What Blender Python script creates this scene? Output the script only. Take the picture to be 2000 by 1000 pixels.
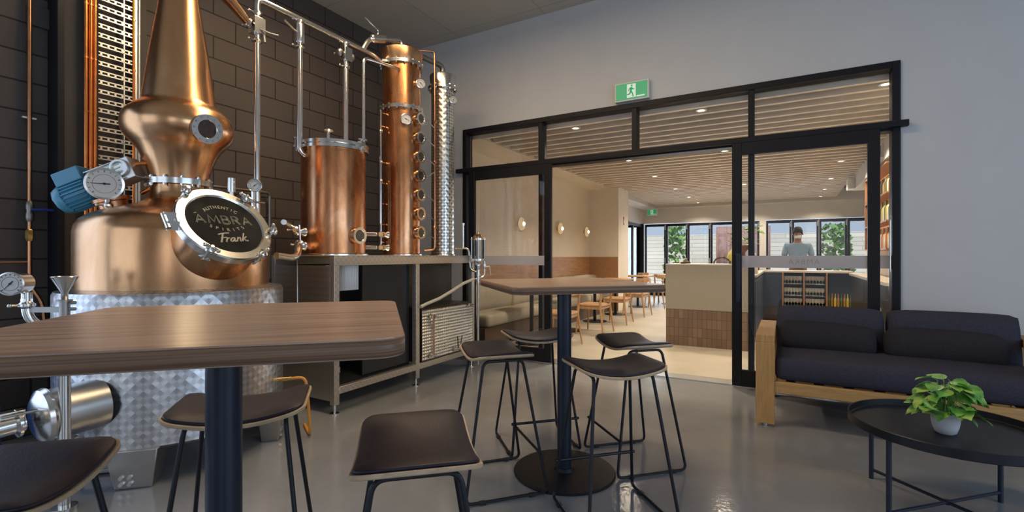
import bpy, bmesh, math, random
from mathutils import Vector, Matrix
for o in list(bpy.data.objects):
    bpy.data.objects.remove(o, do_unlink=True)
S = bpy.context.scene
COL = S.collection
R = math.radians
PI = math.pi
rnd = random.Random(7)

# ------------------------------------------------------------------ camera
CAM_H = 1.22
YAW = R(29.8)
cd = bpy.data.cameras.new('camera')
cam = bpy.data.objects.new('camera', cd)
COL.objects.link(cam)
cam.location = (0, 0, CAM_H)
cam.rotation_euler = (R(90), 0, YAW)
cd.sensor_width = 36.0
cd.lens = 36.0 * 934 / 2000
cd.clip_start = 0.02
cd.clip_end = 200
S.camera = cam

# ------------------------------------------------------------------ view
S.view_settings.view_transform = 'Standard'
S.view_settings.look = 'None'
S.view_settings.gamma = 1
S.view_settings.use_curve_mapping = False
S.view_settings.exposure = -0.1

# ------------------------------------------------------------------ world
W = bpy.data.worlds.new('sky')
S.world = W
W.use_nodes = True
wn = W.node_tree
wn.nodes.clear()
wo = wn.nodes.new('ShaderNodeOutputWorld')
wb = wn.nodes.new('ShaderNodeBackground')
wb.inputs['Color'].default_value = (0.74, 0.86, 1.0, 1)
wb.inputs['Strength'].default_value = 0.8
wn.links.new(wb.outputs[0], wo.inputs[0])

# ------------------------------------------------------------------ lights
def area(name, loc, rot, sx, sy, power, color, spread=180):
    l = bpy.data.lights.new(name, 'AREA')
    l.shape = 'RECTANGLE'
    l.size, l.size_y = sx, sy
    l.energy = power
    l.color = color
    l.spread = R(spread)
    o = bpy.data.objects.new(name, l)
    COL.objects.link(o)
    o.location = loc
    o.rotation_euler = rot
    return o
# daylight through the two shopfront windows behind the camera and the window at right
area('daylight_shopfront_left', (-2.75, -3.42, 1.75), (R(84), 0, 0), 2.9, 2.6, 22, (0.64, 0.78, 1.0))
area('daylight_left_window', (-4.38, -0.95, 1.6), (R(90), 0, R(-90)), 3.1, 2.4, 36, (0.50, 0.67, 1.0))
area('daylight_shopfront_right', (3.1, -3.42, 1.75), (R(84), 0, 0), 2.2, 2.6, 32, (0.74, 0.82, 1.0))
area('daylight_side_window', (4.42, 1.2, 1.65), (R(84), 0, R(90)), 4.2, 2.2, 78, (0.55, 0.74, 1.0))
sun = bpy.data.lights.new('sun', 'SUN'); sun.energy = 7.0; sun.angle = R(0.6); sun.color = (1.0, .96, .90)
sun_o = bpy.data.objects.new('sun', sun); COL.objects.link(sun_o); sun_o.rotation_euler = (R(17), R(6), 0)
# suspended lamps of the tasting room, high above the farther table
area('room_lamp_row', (-2.1, 2.5, 3.85), (0, 0, 0), 2.8, 0.5, 88, (1.0, 0.74, 0.44))
# daylight through the folding doors at the far end of the restaurant
area('daylight_folding_doors', (-1.4, 15.6, 1.5), (R(-90), 0, 0), 5.0, 2.2, 220, (0.85, 0.93, 1.0))

# ------------------------------------------------------------------ materials
MATS = {}
def newmat(name):
    m = bpy.data.materials.new(name)
    m.use_nodes = True
    nt = m.node_tree
    b = nt.nodes['Principled BSDF']
    return m, nt, b
def N(nt, t, **k):
    n = nt.nodes.new(t)
    for a, v in k.items():
        if a in n.inputs: n.inputs[a].default_value = v
        else: setattr(n, a, v)
    return n
def ramp(nt, src, stops):
    r = nt.nodes.new('ShaderNodeValToRGB')
    cr = r.color_ramp
    while len(cr.elements) < len(stops): cr.elements.new(0.5)
    for e, (p, c) in zip(cr.elements, stops):
        e.position = p
        e.color = (*c, 1) if len(c) == 3 else c
    nt.links.new(src, r.inputs[0])
    return r
def coords(nt, scale=(1, 1, 1), kind='Object', rot=(0, 0, 0)):
    t = nt.nodes.new('ShaderNodeTexCoord')
    mp = nt.nodes.new('ShaderNodeMapping')
    mp.inputs['Scale'].default_value = scale
    mp.inputs['Rotation'].default_value = rot
    nt.links.new(t.outputs[kind], mp.inputs[0])
    return mp.outputs[0]
def bump(nt, b, h, strength=0.2, dist=0.01):
    n = nt.nodes.new('ShaderNodeBump')
    n.inputs['Strength'].default_value = strength
    n.inputs['Distance'].default_value = dist
    nt.links.new(h, n.inputs['Height'])
    nt.links.new(n.outputs[0], b.inputs['Normal'])
def plain(name, col, rough=0.5, metal=0.0, var=0.0, vs=6.0, bs=0.0, bscale=60, coat=0.0, emit=None, es=0.0, spec=0.5, bdist=0.003):
    m, nt, b = newmat(name)
    b.inputs['Base Color'].default_value = (*col, 1)
    b.inputs['Roughness'].default_value = rough
    b.inputs['Metallic'].default_value = metal
    b.inputs['Specular IOR Level'].default_value = spec
    if coat: b.inputs['Coat Weight'].default_value = coat; b.inputs['Coat Roughness'].default_value = 0.1
    if emit:
        b.inputs['Emission Color'].default_value = (*emit, 1)
        b.inputs['Emission Strength'].default_value = es
    if var:
        n = N(nt, 'ShaderNodeTexNoise', Scale=vs, Detail=4.0)
        nt.links.new(coords(nt), n.inputs['Vector'])
        lo = tuple(c * (1 - var) for c in col); hi = tuple(min(1, c * (1 + var)) for c in col)
        r = ramp(nt, n.outputs['Fac'], [(0.3, lo), (0.7, hi)])
        nt.links.new(r.outputs[0], b.inputs['Base Color'])
    if bs:
        n = N(nt, 'ShaderNodeTexNoise', Scale=bscale, Detail=3.0)
        nt.links.new(coords(nt), n.inputs['Vector'])
        bump(nt, b, n.outputs['Fac'], bs, bdist)
    MATS[name] = m
    return m
def copper(name, c1, c2, c3, rough, scale):
    m, nt, b = newmat(name)
    b.inputs['Metallic'].default_value = 1.0
    v = coords(nt, (1, 1, 0.35))
    n = N(nt, 'ShaderNodeTexNoise', Scale=scale, Detail=6.0, Roughness=0.6, Distortion=0.6)
    nt.links.new(v, n.inputs['Vector'])
    r = ramp(nt, n.outputs['Fac'], [(0.3, c1), (0.52, c2), (0.72, c3)])
    nt.links.new(r.outputs[0], b.inputs['Base Color'])
    n2 = N(nt, 'ShaderNodeTexNoise', Scale=scale * 2.5, Detail=4.0)
    nt.links.new(v, n2.inputs['Vector'])
    mr = N(nt, 'ShaderNodeMapRange')
    mr.inputs['To Min'].default_value = rough * 0.7; mr.inputs['To Max'].default_value = rough * 1.6
    nt.links.new(n2.outputs['Fac'], mr.inputs[0]); nt.links.new(mr.outputs[0], b.inputs['Roughness'])
    n3 = N(nt, 'ShaderNodeTexNoise', Scale=5.0, Detail=2.0)
    nt.links.new(v, n3.inputs['Vector'])
    bump(nt, b, n3.outputs['Fac'], 0.12, 0.02)
    MATS[name] = m
    return m
def swirl(name, col, cell, uv=True, rough=0.3, contrast=0.35, diag=False, bmp=0.35):
    """engine-turned stainless steel: rows of overlapping polished discs"""
    m, nt, b = newmat(name)
    b.inputs['Metallic'].default_value = 1.0
    s = 1.0 / cell
    v = coords(nt, (s, s, s), 'UV' if uv else 'Object', (0, 0, R(45) if diag else 0))
    vo = N(nt, 'ShaderNodeTexVoronoi', Scale=1.0, Randomness=0.05)
    nt.links.new(v, vo.inputs['Vector'])
    sb = N(nt, 'ShaderNodeVectorMath', operation='SUBTRACT')
    nt.links.new(v, sb.inputs[0]); nt.links.new(vo.outputs['Position'], sb.inputs[1])
    nm_ = N(nt, 'ShaderNodeVectorMath', operation='NORMALIZE'); nt.links.new(sb.outputs[0], nm_.inputs[0])
    sx = nt.nodes.new('ShaderNodeSeparateXYZ'); nt.links.new(nm_.outputs[0], sx.inputs[0])
    pr = N(nt, 'ShaderNodeMath', operation='MULTIPLY'); nt.links.new(sx.outputs[1 if not uv else 0], pr.inputs[0]); nt.links.new(sx.outputs[2 if not uv else 1], pr.inputs[1])
    mx = N(nt, 'ShaderNodeMath', operation='ADD'); mx.inputs[1].default_value = 0.5; nt.links.new(pr.outputs[0], mx.inputs[0])
    lo = tuple(c * (1 - contrast) for c in col); hi = tuple(min(1, c * (1 + contrast * 0.7)) for c in col)
    r = ramp(nt, mx.outputs[0], [(0.05, lo), (0.95, hi)])  # bow-tie highlight of each polished disc painted into the base colour
    nt.links.new(r.outputs[0], b.inputs['Base Color'])
    b.inputs['Roughness'].default_value = rough
    bump(nt, b, vo.outputs['Distance'], bmp, cell * 0.10)
    MATS[name] = m
    return m
def wood(name, c1, c2, rough=0.4, scale=(2, 30, 30), ns=2.0, bs=0.05):
    m, nt, b = newmat(name)
    v = coords(nt, scale)
    n = N(nt, 'ShaderNodeTexNoise', Scale=ns, Detail=8.0, Roughness=0.65, Distortion=0.3)
    nt.links.new(v, n.inputs['Vector'])
    mid = tuple((a + c) / 2 for a, c in zip(c1, c2))
    r = ramp(nt, n.outputs['Fac'], [(0.32, c1), (0.5, mid), (0.66, c2)])
    nt.links.new(r.outputs[0], b.inputs['Base Color'])
    b.inputs['Roughness'].default_value = rough
    bump(nt, b, n.outputs['Fac'], bs, 0.002)
    MATS[name] = m
    return m
def glass(name, tint=(1, 1, 1), frost=0.0, frost_col=(0.7, 0.7, 0.75), ior=1.5):
    m = bpy.data.materials.new(name)
    m.use_nodes = True
    nt = m.node_tree
    nt.nodes.clear()
    out = nt.nodes.new('ShaderNodeOutputMaterial')
    tr = nt.nodes.new('ShaderNodeBsdfTransparent'); tr.inputs[0].default_value = (*tint, 1)
    gl = nt.nodes.new('ShaderNodeBsdfGlossy'); gl.inputs['Roughness'].default_value = 0.0
    fr = nt.nodes.new('ShaderNodeFresnel'); fr.inputs['IOR'].default_value = ior
    mx = nt.nodes.new('ShaderNodeMixShader')
    nt.links.new(fr.outputs[0], mx.inputs[0]); nt.links.new(tr.outputs[0], mx.inputs[1]); nt.links.new(gl.outputs[0], mx.inputs[2])
    last = mx.outputs[0]
    if frost:
        df = nt.nodes.new('ShaderNodeBsdfDiffuse'); df.inputs[0].default_value = (*frost_col, 1)
        tl = nt.nodes.new('ShaderNodeBsdfTranslucent'); tl.inputs[0].default_value = (*frost_col, 1)
        m3 = nt.nodes.new('ShaderNodeMixShader'); m3.inputs[0].default_value = 0.5
        nt.links.new(df.outputs[0], m3.inputs[1]); nt.links.new(tl.outputs[0], m3.inputs[2])
        m2 = nt.nodes.new('ShaderNodeMixShader'); m2.inputs[0].default_value = frost
        nt.links.new(last, m2.inputs[1]); nt.links.new(m3.outputs[0], m2.inputs[2])
        last = m2.outputs[0]
    nt.links.new(last, out.inputs[0])
    MATS[name] = m
    return m
def emis(name, col, st):
    m = bpy.data.materials.new(name); m.use_nodes = True
    nt = m.node_tree; nt.nodes.clear()
    e = nt.nodes.new('ShaderNodeEmission'); e.inputs[0].default_value = (*col, 1); e.inputs[1].default_value = st
    o = nt.nodes.new('ShaderNodeOutputMaterial'); nt.links.new(e.outputs[0], o.inputs[0])
    MATS[name] = m
    return m
def tiles(name, col, mortar, w, h, gap, rough, offset=0.0, plane='xy', bs=0.4, var=0.1, bd=0.004, squash=1.0):
    """brick texture on the object's own coordinates, laid in the named plane"""
    m, nt, b = newmat(name)
    t = nt.nodes.new('ShaderNodeTexCoord')
    sp = nt.nodes.new('ShaderNodeSeparateXYZ'); cb = nt.nodes.new('ShaderNodeCombineXYZ')
    nt.links.new(t.outputs['Object'], sp.inputs[0])
    nt.links.new(sp.outputs['XYZ'.index(plane[0].upper())], cb.inputs[0])
    nt.links.new(sp.outputs['XYZ'.index(plane[1].upper())], cb.inputs[1])
    br = nt.nodes.new('ShaderNodeTexBrick')
    br.offset = offset
    br.inputs['Scale'].default_value = 1.0
    br.inputs['Brick Width'].default_value = w
    br.inputs['Row Height'].default_value = h
    br.inputs['Mortar Size'].default_value = gap
    br.inputs['Mortar Smooth'].default_value = 0.3
    br.inputs['Color1'].default_value = (*[c * (1 - var) for c in col], 1)
    br.inputs['Color2'].default_value = (*[min(1, c * (1 + var)) for c in col], 1)
    br.inputs['Mortar'].default_value = (*mortar, 1)
    nt.links.new(cb.outputs[0], br.inputs['Vector'])
    nt.links.new(br.outputs['Color'], b.inputs['Base Color'])
    b.inputs['Roughness'].default_value = rough
    iv = N(nt, 'ShaderNodeMath', operation='SUBTRACT'); iv.inputs[0].default_value = 1.0
    nt.links.new(br.outputs['Fac'], iv.inputs[1])
    ns = N(nt, 'ShaderNodeTexNoise', Scale=70.0, Detail=3.0); nt.links.new(t.outputs['Object'], ns.inputs['Vector'])
    ad = N(nt, 'ShaderNodeMath', operation='MULTIPLY_ADD'); ad.inputs[1].default_value = 0.15
    nt.links.new(ns.outputs['Fac'], ad.inputs[0]); nt.links.new(iv.outputs[0], ad.inputs[2])
    bump(nt, b, ad.outputs[0], bs, bd)
    MATS[name] = m
    return m

copper('copper', (0.56, 0.28, 0.13), (0.70, 0.39, 0.195), (0.82, 0.51, 0.31), 0.22, 3.0)
copper('copper_patina', (0.36, 0.12, 0.05), (0.60, 0.26, 0.11), (0.80, 0.46, 0.27), 0.24, 5.0)
plain('copper_pipe', (0.62, 0.30, 0.16), 0.28, 1.0, 0.2)
plain('copper_bright', (0.85, 0.30, 0.09), 0.3, 1.0, 0.2)
plain('steel', (0.74, 0.72, 0.68), 0.2, 1.0, 0.08)
plain('steel_brushed', (0.55, 0.53, 0.50), 0.34, 1.0, 0.12)
plain('steel_dull', (0.36, 0.34, 0.32), 0.4, 1.0, 0.15)
plain('galvanised', (0.66, 0.66, 0.63), 0.35, 0.85, 0.1)
swirl('swirl_jacket', (0.62, 0.61, 0.61), 0.052, True, 0.32, 0.20, True, 0.42)
swirl('swirl_column', (0.80, 0.76, 0.70), 0.046, True, 0.28, 0.45, True, 0.9)
swirl('swirl_frame', (0.72, 0.68, 0.61), 0.050, False, 0.42, 0.08)
swirl('quilted_steel', (0.56, 0.52, 0.44), 0.0311, False, 0.42, 0.2, False, 0.9)  # each dimple's light and dark put into the colour, besides the bump
plain('black_metal', (0.010, 0.011, 0.015), 0.42, 0.0, spec=0.35)
plain('navy_post', (0.012, 0.018, 0.034), 0.36, 0.0, spec=0.4)
plain('frame_black', (0.010, 0.009, 0.012), 0.5, spec=0.25)
wood('walnut_edge', (0.085, 0.045, 0.026), (0.26, 0.155, 0.09), 0.42, (1.0, 1.0, 210), 1.6, 0.02)
plain('leather', (0.015, 0.013, 0.025), 0.48, 0, 0.1, 20, 0.18, 160, spec=0.4)
plain('ply_edge', (0.52, 0.38, 0.24), 0.5, 0, 0.15, 30)
wood('walnut', (0.21, 0.132, 0.102), (0.50, 0.37, 0.295), 0.30, (0.8, 42, 60), 1.5, 0.02)

wood('teak', (0.40, 0.22, 0.075), (0.54, 0.32, 0.12), 0.5, (30, 30, 3), 2.0)
wood('teak_rail', (0.40, 0.22, 0.075), (0.54, 0.32, 0.12), 0.5, (3, 30, 30), 2.0)
wood('chair_oak', (0.40, 0.22, 0.10), (0.56, 0.34, 0.18), 0.45, (12, 12, 3), 2.0)
wood('dado_wood', (0.30, 0.15, 0.07), (0.46, 0.26, 0.13), 0.5, (20, 1.5, 20), 2.0)
wood('slat_wood', (0.74, 0.64, 0.52), (0.86, 0.76, 0.64), 0.6, (2, 20, 20), 2.0)
plain('void_brown', (0.10, 0.07, 0.05), 0.9)
plain('sofa_fabric', (0.044, 0.043, 0.062), 0.92, 0, 0.15, 90, 0.35, 420, spec=0.2)
plain('pillow_fabric', (0.028, 0.026, 0.032), 0.95, 0, 0.15, 90, 0.35, 420, spec=0.2)
plain('webbing', (0.02, 0.02, 0.02), 0.8)
plain('white_plaster', (0.58, 0.58, 0.58), 0.85, 0, 0.02, 3, 0.04, 90)
plain('cream_plaster', (0.76, 0.70, 0.60), 0.85, 0, 0.03, 3, 0.04, 90)
plain('pale_plaster', (0.62, 0.60, 0.57), 0.85)
plain('column_grey', (0.066, 0.056, 0.050), 0.7, 0, 0.08, 4)
plain('linen_panel', (0.27, 0.245, 0.20), 0.75, 0, 0.04, 60, 0.1, 200)
plain('banquette', (0.42, 0.37, 0.28), 0.7, 0, 0.05, 20)
plain('banquette_base', (0.12, 0.075, 0.045), 0.6)
plain('white_pot', (0.62, 0.62, 0.62), 0.45)
plain('soil', (0.03, 0.02, 0.015), 0.95)
plain('blue_paint', (0.07, 0.27, 0.40), 0.35, 0, 0.05, coat=0.2)
plain('blue_drum', (0.02, 0.12, 0.42), 0.4)
plain('blue_handle', (0.01, 0.04, 0.25), 0.4)
plain('dial_white', (0.62, 0.61, 0.58), 0.4)
plain('ink', (0.02, 0.02, 0.02), 0.6)
plain('dial_red', (0.5, 0.03, 0.02), 0.5)
plain('door_sign', (0.022, 0.022, 0.020), 0.85, 0, 0.4, 7, spec=0.06)
plain('sign_letter', (0.42, 0.37, 0.27), 0.6)
plain('letter_faint', (0.30, 0.30, 0.34), 0.6)
plain('panel_dark', (0.030, 0.032, 0.036), 0.32, 0.2, 0.1)
plain('panel_brown', (0.085, 0.068, 0.052), 0.3, 0.6, 0.2)
plain('bar_dark', (0.018, 0.016, 0.016), 0.45)
plain('bar_navy', (0.014, 0.024, 0.045), 0.5)
plain('stone_top', (0.55, 0.50, 0.42), 0.4)
plain('brass_lamp', (0.55, 0.38, 0.16), 0.3, 1.0)
plain('hose', (0.62, 0.56, 0.45), 0.5)
plain('orange_hose', (0.72, 0.30, 0.05), 0.4)
plain('brass', (0.6, 0.42, 0.15), 0.3, 1.0)
plain('white_plastic', (0.66, 0.66, 0.64), 0.45)
plain('green_sign', (0.03, 0.36, 0.17), 0.4, emit=(0.02, 0.50, 0.21), es=0.28)
plain('sign_white', (0.7, 0.8, 0.75), 0.4, emit=(0.6, 0.85, 0.72), es=0.35)
plain('yellow_glaze', (0.62, 0.55, 0.16), 0.3)
plain('brown_glaze', (0.20, 0.09, 0.045), 0.4)
plain('bronze_dark', (0.09, 0.06, 0.045), 0.35, 0.6)
plain('red_label', (0.45, 0.04, 0.03), 0.5)
plain('grey_skirting', (0.05, 0.048, 0.045), 0.6)
plain('threshold_metal', (0.55, 0.55, 0.53), 0.35, 0.9)
plain('shelf_orange', (0.70, 0.30, 0.10), 0.6, emit=(1.0, 0.42, 0.14), es=0.55)
plain('shelf_wood', (0.30, 0.15, 0.07), 0.5)
plain('bottle_amber', (0.42, 0.20, 0.04), 0.12, spec=0.8)
plain('bottle_green', (0.10, 0.16, 0.05), 0.12, spec=0.8)
plain('bottle_yellow', (0.60, 0.48, 0.10), 0.2)
plain('bottle_white', (0.66, 0.62, 0.50), 0.3)
plain('bottle_red', (0.52, 0.07, 0.03), 0.25)
plain('bottle_clear', (0.55, 0.54, 0.50), 0.1, spec=0.9)
plain('shirt_blue', (0.20, 0.32, 0.46), 0.85, 0, 0.08, 12)
plain('trousers', (0.03, 0.03, 0.04), 0.9)
plain('skin', (0.28, 0.15, 0.10), 0.55)
plain('hair', (0.02, 0.014, 0.01), 0.8)
plain('mask_white', (0.62, 0.68, 0.74), 0.8)
plain('paving', (0.42, 0.41, 0.40), 0.8)
plain('fence_white', (0.75, 0.72, 0.66), 0.7)
plain('hedge', (0.12, 0.25, 0.06), 0.8, 0, 0.5, 6)
plain('curtain_brown', (0.20, 0.11, 0.09), 0.9)
plain('towel_black', (0.03, 0.03, 0.03), 0.8)
glass('pane')
glass('pane_rear', (0.93, 0.96, 1.0))
glass('frosted_band', (1, 1, 1), 0.72, (0.80, 0.78, 0.80))
glass('clear_glass', (0.92, 0.94, 0.94), ior=1.45)
plain('sight_glass', (0.05, 0.04, 0.035), 0.08, 0, 0.3, 30, spec=0.8)
emis('downlight_glow', (1.0, 0.80, 0.52), 9.0)
emis('sconce_glow', (1.0, 0.80, 0.50), 5.0)
plain('sconce_bowl', (0.5, 0.42, 0.3), 0.4, emit=(1.0, 0.74, 0.42), es=0.35)
tiles('block_wall', (0.088, 0.070, 0.062), (0.018, 0.010, 0.009), 0.40, 0.20, 0.006, 0.75, 0.5, 'yz', 0.6, 0.10, 0.01)
tiles('counter_tile', (0.165, 0.105, 0.066), (0.07, 0.045, 0.028), 0.060, 0.124, 0.003, 0.35, 0.0, 'xz', 0.4, 0.18)
tiles('ceiling_tile', (0.52, 0.49, 0.42), (0.36, 0.34, 0.29), 1.2, 1.2, 0.006, 0.9, 0.0, 'yx', 0.15, 0.02)
tiles('fence_boards', (0.78, 0.73, 0.64), (0.5, 0.45, 0.36), 3.0, 0.14, 0.012, 0.8, 0.3, 'xz', 0.4, 0.12)

# polished concrete
m, nt, b = newmat('polished_concrete')
v = coords(nt)
n1 = N(nt, 'ShaderNodeTexNoise', Scale=1.3, Detail=8.0, Roughness=0.62); nt.links.new(v, n1.inputs['Vector'])
r1 = ramp(nt, n1.outputs['Fac'], [(0.3, (0.205, 0.215, 0.235)), (0.5, (0.25, 0.262, 0.285)), (0.72, (0.31, 0.32, 0.345))])
nt.links.new(r1.outputs[0], b.inputs['Base Color'])
n2 = N(nt, 'ShaderNodeTexNoise', Scale=6.0, Detail=5.0); nt.links.new(v, n2.inputs['Vector'])
mr = N(nt, 'ShaderNodeMapRange'); mr.inputs['To Min'].default_value = 0.07; mr.inputs['To Max'].default_value = 0.19
nt.links.new(n2.outputs['Fac'], mr.inputs[0]); nt.links.new(mr.outputs[0], b.inputs['Roughness'])
n3 = N(nt, 'ShaderNodeTexNoise', Scale=45.0, Detail=3.0); nt.links.new(v, n3.inputs['Vector'])
bump(nt, b, n3.outputs['Fac'], 0.10, 0.006)
b.inputs['Specular IOR Level'].default_value = 0.9
MATS['polished_concrete'] = m
# restaurant floor
m, nt, b = newmat('beige_floor')
v = coords(nt)
n1 = N(nt, 'ShaderNodeTexNoise', Scale=2.0, Detail=6.0); nt.links.new(v, n1.inputs['Vector'])
r1 = ramp(nt, n1.outputs['Fac'], [(0.3, (0.36, 0.32, 0.25)), (0.7, (0.44, 0.39, 0.315))])
nt.links.new(r1.outputs[0], b.inputs['Base Color'])
b.inputs['Roughness'].default_value = 0.5
MATS['beige_floor'] = m
# leaf
m, nt, b = newmat('leaf')
v = coords(nt, (1, 1, 1), 'Object')
n1 = N(nt, 'ShaderNodeTexNoise', Scale=14.0, Detail=4.0); nt.links.new(v, n1.inputs['Vector'])
r1 = ramp(nt, n1.outputs['Fac'], [(0.35, (0.06, 0.22, 0.045)), (0.5, (0.16, 0.42, 0.07)), (0.66, (0.45, 0.62, 0.16))])
nt.links.new(r1.outputs[0], b.inputs['Base Color'])
b.inputs['Roughness'].default_value = 0.35
MATS['leaf'] = m

# ------------------------------------------------------------------ mesh builder
def frame_from(d):
    d = Vector(d).normalized()
    u = Vector((0, 0, 1)) if abs(d.z) < 0.95 else Vector((1, 0, 0))
    x = u.cross(d).normalized()
    y = d.cross(x).normalized()
    return x, y, d
class MB:
    def __init__(s):
        s.bm = bmesh.new()
        s.uv = s.bm.loops.layers.uv.new('UVMap')
    def face(s, vs, uvs=None):
        try: f = s.bm.faces.new(vs)
        except ValueError: return None
        if uvs:
            for l, u in zip(f.loops, uvs): l[s.uv].uv = u
        return f
    def box(s, c, size, rot=None):
        """c centre, size full lengths, rot Matrix 3x3 or z-angle"""
        hx, hy, hz = (a / 2 for a in size)
        if rot is None: M = Matrix.Identity(3)
        elif isinstance(rot, (int, float)): M = Matrix.Rotation(rot, 3, 'Z')
        else: M = rot
        c = Vector(c)
        P = [s.bm.verts.new(c + M @ Vector((x * hx, y * hy, z * hz))) for x in (-1, 1) for y in (-1, 1) for z in (-1, 1)]
        for q in ((0, 1, 3, 2), (4, 6, 7, 5), (0, 4, 5, 1), (2, 3, 7, 6), (0, 2, 6, 4), (1, 5, 7, 3)):
            f = s.face([P[i] for i in q])
            if f:
                n = f.calc_center_median() if False else None
        return s
    def bb(s, x0, x1, y0, y1, z0, z1):
        return s.box(((x0 + x1) / 2, (y0 + y1) / 2, (z0 + z1) / 2), (abs(x1 - x0), abs(y1 - y0), abs(z1 - z0)))
    def lathe(s, prof, c=(0, 0, 0), axis=(0, 0, 1), seg=32, cap0=True, cap1=True, closed=False):
        """prof = [(r, h)...] revolved about axis through c"""
        X, Y, D = frame_from(axis)
        c = Vector(c)
        rings = []
        for r, h in prof:
            rings.append([s.bm.verts.new(c + D * h + (X * math.cos(2 * PI * k / seg) + Y * math.sin(2 * PI * k / seg)) * max(r, 1e-5)) for k in range(seg)])
        rm = max(p[0] for p in prof)
        acc = 0
        n = len(rings)
        for i in range(n - (0 if closed else 1)):
            j = (i + 1) % n
            a, b_ = rings[i], rings[j]
            d = math.hypot(prof[i][0] - prof[j][0], prof[i][1] - prof[j][1])
            for k in range(seg):
                k2 = (k + 1) % seg
                u0, u1 = 2 * PI * rm * k / seg, 2 * PI * rm * (k + 1) / seg
                s.face([a[k], a[k2], b_[k2], b_[k]], [(u0, acc), (u1, acc), (u1, acc + d), (u0, acc + d)])
            acc += d
        if not closed:
            if cap0 and prof[0][0] > 1e-4: s.face(list(reversed(rings[0])))
            if cap1 and prof[-1][0] > 1e-4: s.face(rings[-1])
        return s
    def cyl(s, p0, p1, r, r1=None, seg=16):
        p0, p1 = Vector(p0), Vector(p1)
        L = (p1 - p0).length
        return s.lathe([(r, 0), (r if r1 is None else r1, L)], p0, p1 - p0, seg)
    def torus(s, c, axis, Rr, r, seg=32, ts=10):
        return s.lathe([(Rr + r * math.cos(2 * PI * k / ts), r * math.sin(2 * PI * k / ts)) for k in range(ts)], c, axis, seg, closed=True)
    def ball(s, c, r, sz=None, seg=12):
        k = 8
        s.lathe([(r * math.sin(PI * i / k), -r * math.cos(PI * i / k) * (sz or 1)) for i in range(k + 1)], c, (0, 0, 1), seg, False, False)
        return s
    def tube(s, pts, r, seg=10, closed=False):
        """swept tube; r number or list"""
        P = [Vector(p) for p in pts]
        n = len(P)
        rings = []
        prevx = None
        for i in range(n):
            if closed: t = P[(i + 1) % n] - P[i - 1]
            elif i == 0: t = P[1] - P[0]
            elif i == n - 1: t = P[-1] - P[-2]
            else: t = (P[i + 1] - P[i]).normalized() + (P[i] - P[i - 1]).normalized()
            if t.length < 1e-9: t = Vector((0, 0, 1))
            t.normalize()
            if prevx is None: x, y, _ = frame_from(t)
            else:
                x = (prevx - t * prevx.dot(t))
                x = x.normalized() if x.length > 1e-6 else frame_from(t)[0]
                y = t.cross(x)
            prevx = x
            rr = r[i] if isinstance(r, (list, tuple)) else r
            rings.append([s.bm.verts.new(P[i] + (x * math.cos(2 * PI * k / seg) + y * math.sin(2 * PI * k / seg)) * rr) for k in range(seg)])
        for i in range(n if closed else n - 1):
            a, b_ = rings[i], rings[(i + 1) % n]
            for k in range(seg):
                k2 = (k + 1) % seg
                s.face([a[k], a[k2], b_[k2], b_[k]])
        if not closed:
            s.face(list(reversed(rings[0]))); s.face(rings[-1])
        return s
    def prism(s, poly, z0, z1, M=None, c=(0, 0, 0)):
        """poly xy list extruded z0..z1, then M (3x3) and c"""
        M = M or Matrix.Identity(3); c = Vector(c)
        a = [s.bm.verts.new(c + M @ Vector((x, y, z0))) for x, y in poly]
        b_ = [s.bm.verts.new(c + M @ Vector((x, y, z1))) for x, y in poly]
        n = len(poly)
        s.face(list(reversed(a))); s.face(b_)
        for k in range(n): s.face([a[k], a[(k + 1) % n], b_[(k + 1) % n], b_[k]])
        return s
    def grid(s, fn, nu, nv, closed_u=False):
        """fn(i,j)->point"""
        V = [[s.bm.verts.new(Vector(fn(i, j))) for j in range(nv + 1)] for i in range(nu + 1)]
        for i in range(nu):
            for j in range(nv): s.face([V[i][j], V[i + 1][j], V[i + 1][j + 1], V[i][j + 1]], [(i / nu, j / nv), ((i + 1) / nu, j / nv), ((i + 1) / nu, (j + 1) / nv), (i / nu, (j + 1) / nv)])
        return s
    def build(s, name, mat, parent=None, bevel=0, bseg=2, smooth=True, sub=0, solid=0, ang=35):
        bmesh.ops.recalc_face_normals(s.bm, faces=s.bm.faces)
        me = bpy.data.meshes.new(name)
        s.bm.to_mesh(me); s.bm.free()
        me.materials.append(MATS[mat] if isinstance(mat, str) else mat)
        if smooth:
            me.shade_smooth()
            if not sub: me.set_sharp_from_angle(angle=R(ang))
        o = bpy.data.objects.new(name, me)
        COL.objects.link(o)
        if parent: o.parent = parent
        if solid:
            md = o.modifiers.new('solid', 'SOLIDIFY'); md.thickness = solid; md.offset = 0
        if bevel:
            md = o.modifiers.new('bevel', 'BEVEL'); md.width = bevel; md.segments = bseg; md.limit_method = 'ANGLE'; md.angle_limit = R(40)
        if sub:
            md = o.modifiers.new('sub', 'SUBSURF'); md.levels = sub; md.render_levels = sub
        return o
def tag(o, label=None, cat=None, group=None, kind=None):
    if label: o['label'] = label
    if cat: o['category'] = cat
    if group: o['group'] = group
    if kind: o['kind'] = kind
    return o
def empty(name, loc=(0, 0, 0), rz=0, label=None, cat=None, group=None):
    o = bpy.data.objects.new(name, None)
    o.empty_display_size = 0.05
    COL.objects.link(o)
    o.location = loc; o.rotation_euler = (0, 0, rz)
    return tag(o, label, cat, group)
def struct(name, mb, mat, parent=None, **k):
    o = mb.build(name, mat, parent, **k)
    o['kind'] = 'structure'
    return o
def kids(o):
    return [c for c in bpy.data.objects if c.parent == o]
def copy_tree(o, parent=None):
    c = o.copy(); COL.objects.link(c)
    if parent: c.parent = parent
    for ch in kids(o): copy_tree(ch, c)
    return c
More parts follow.
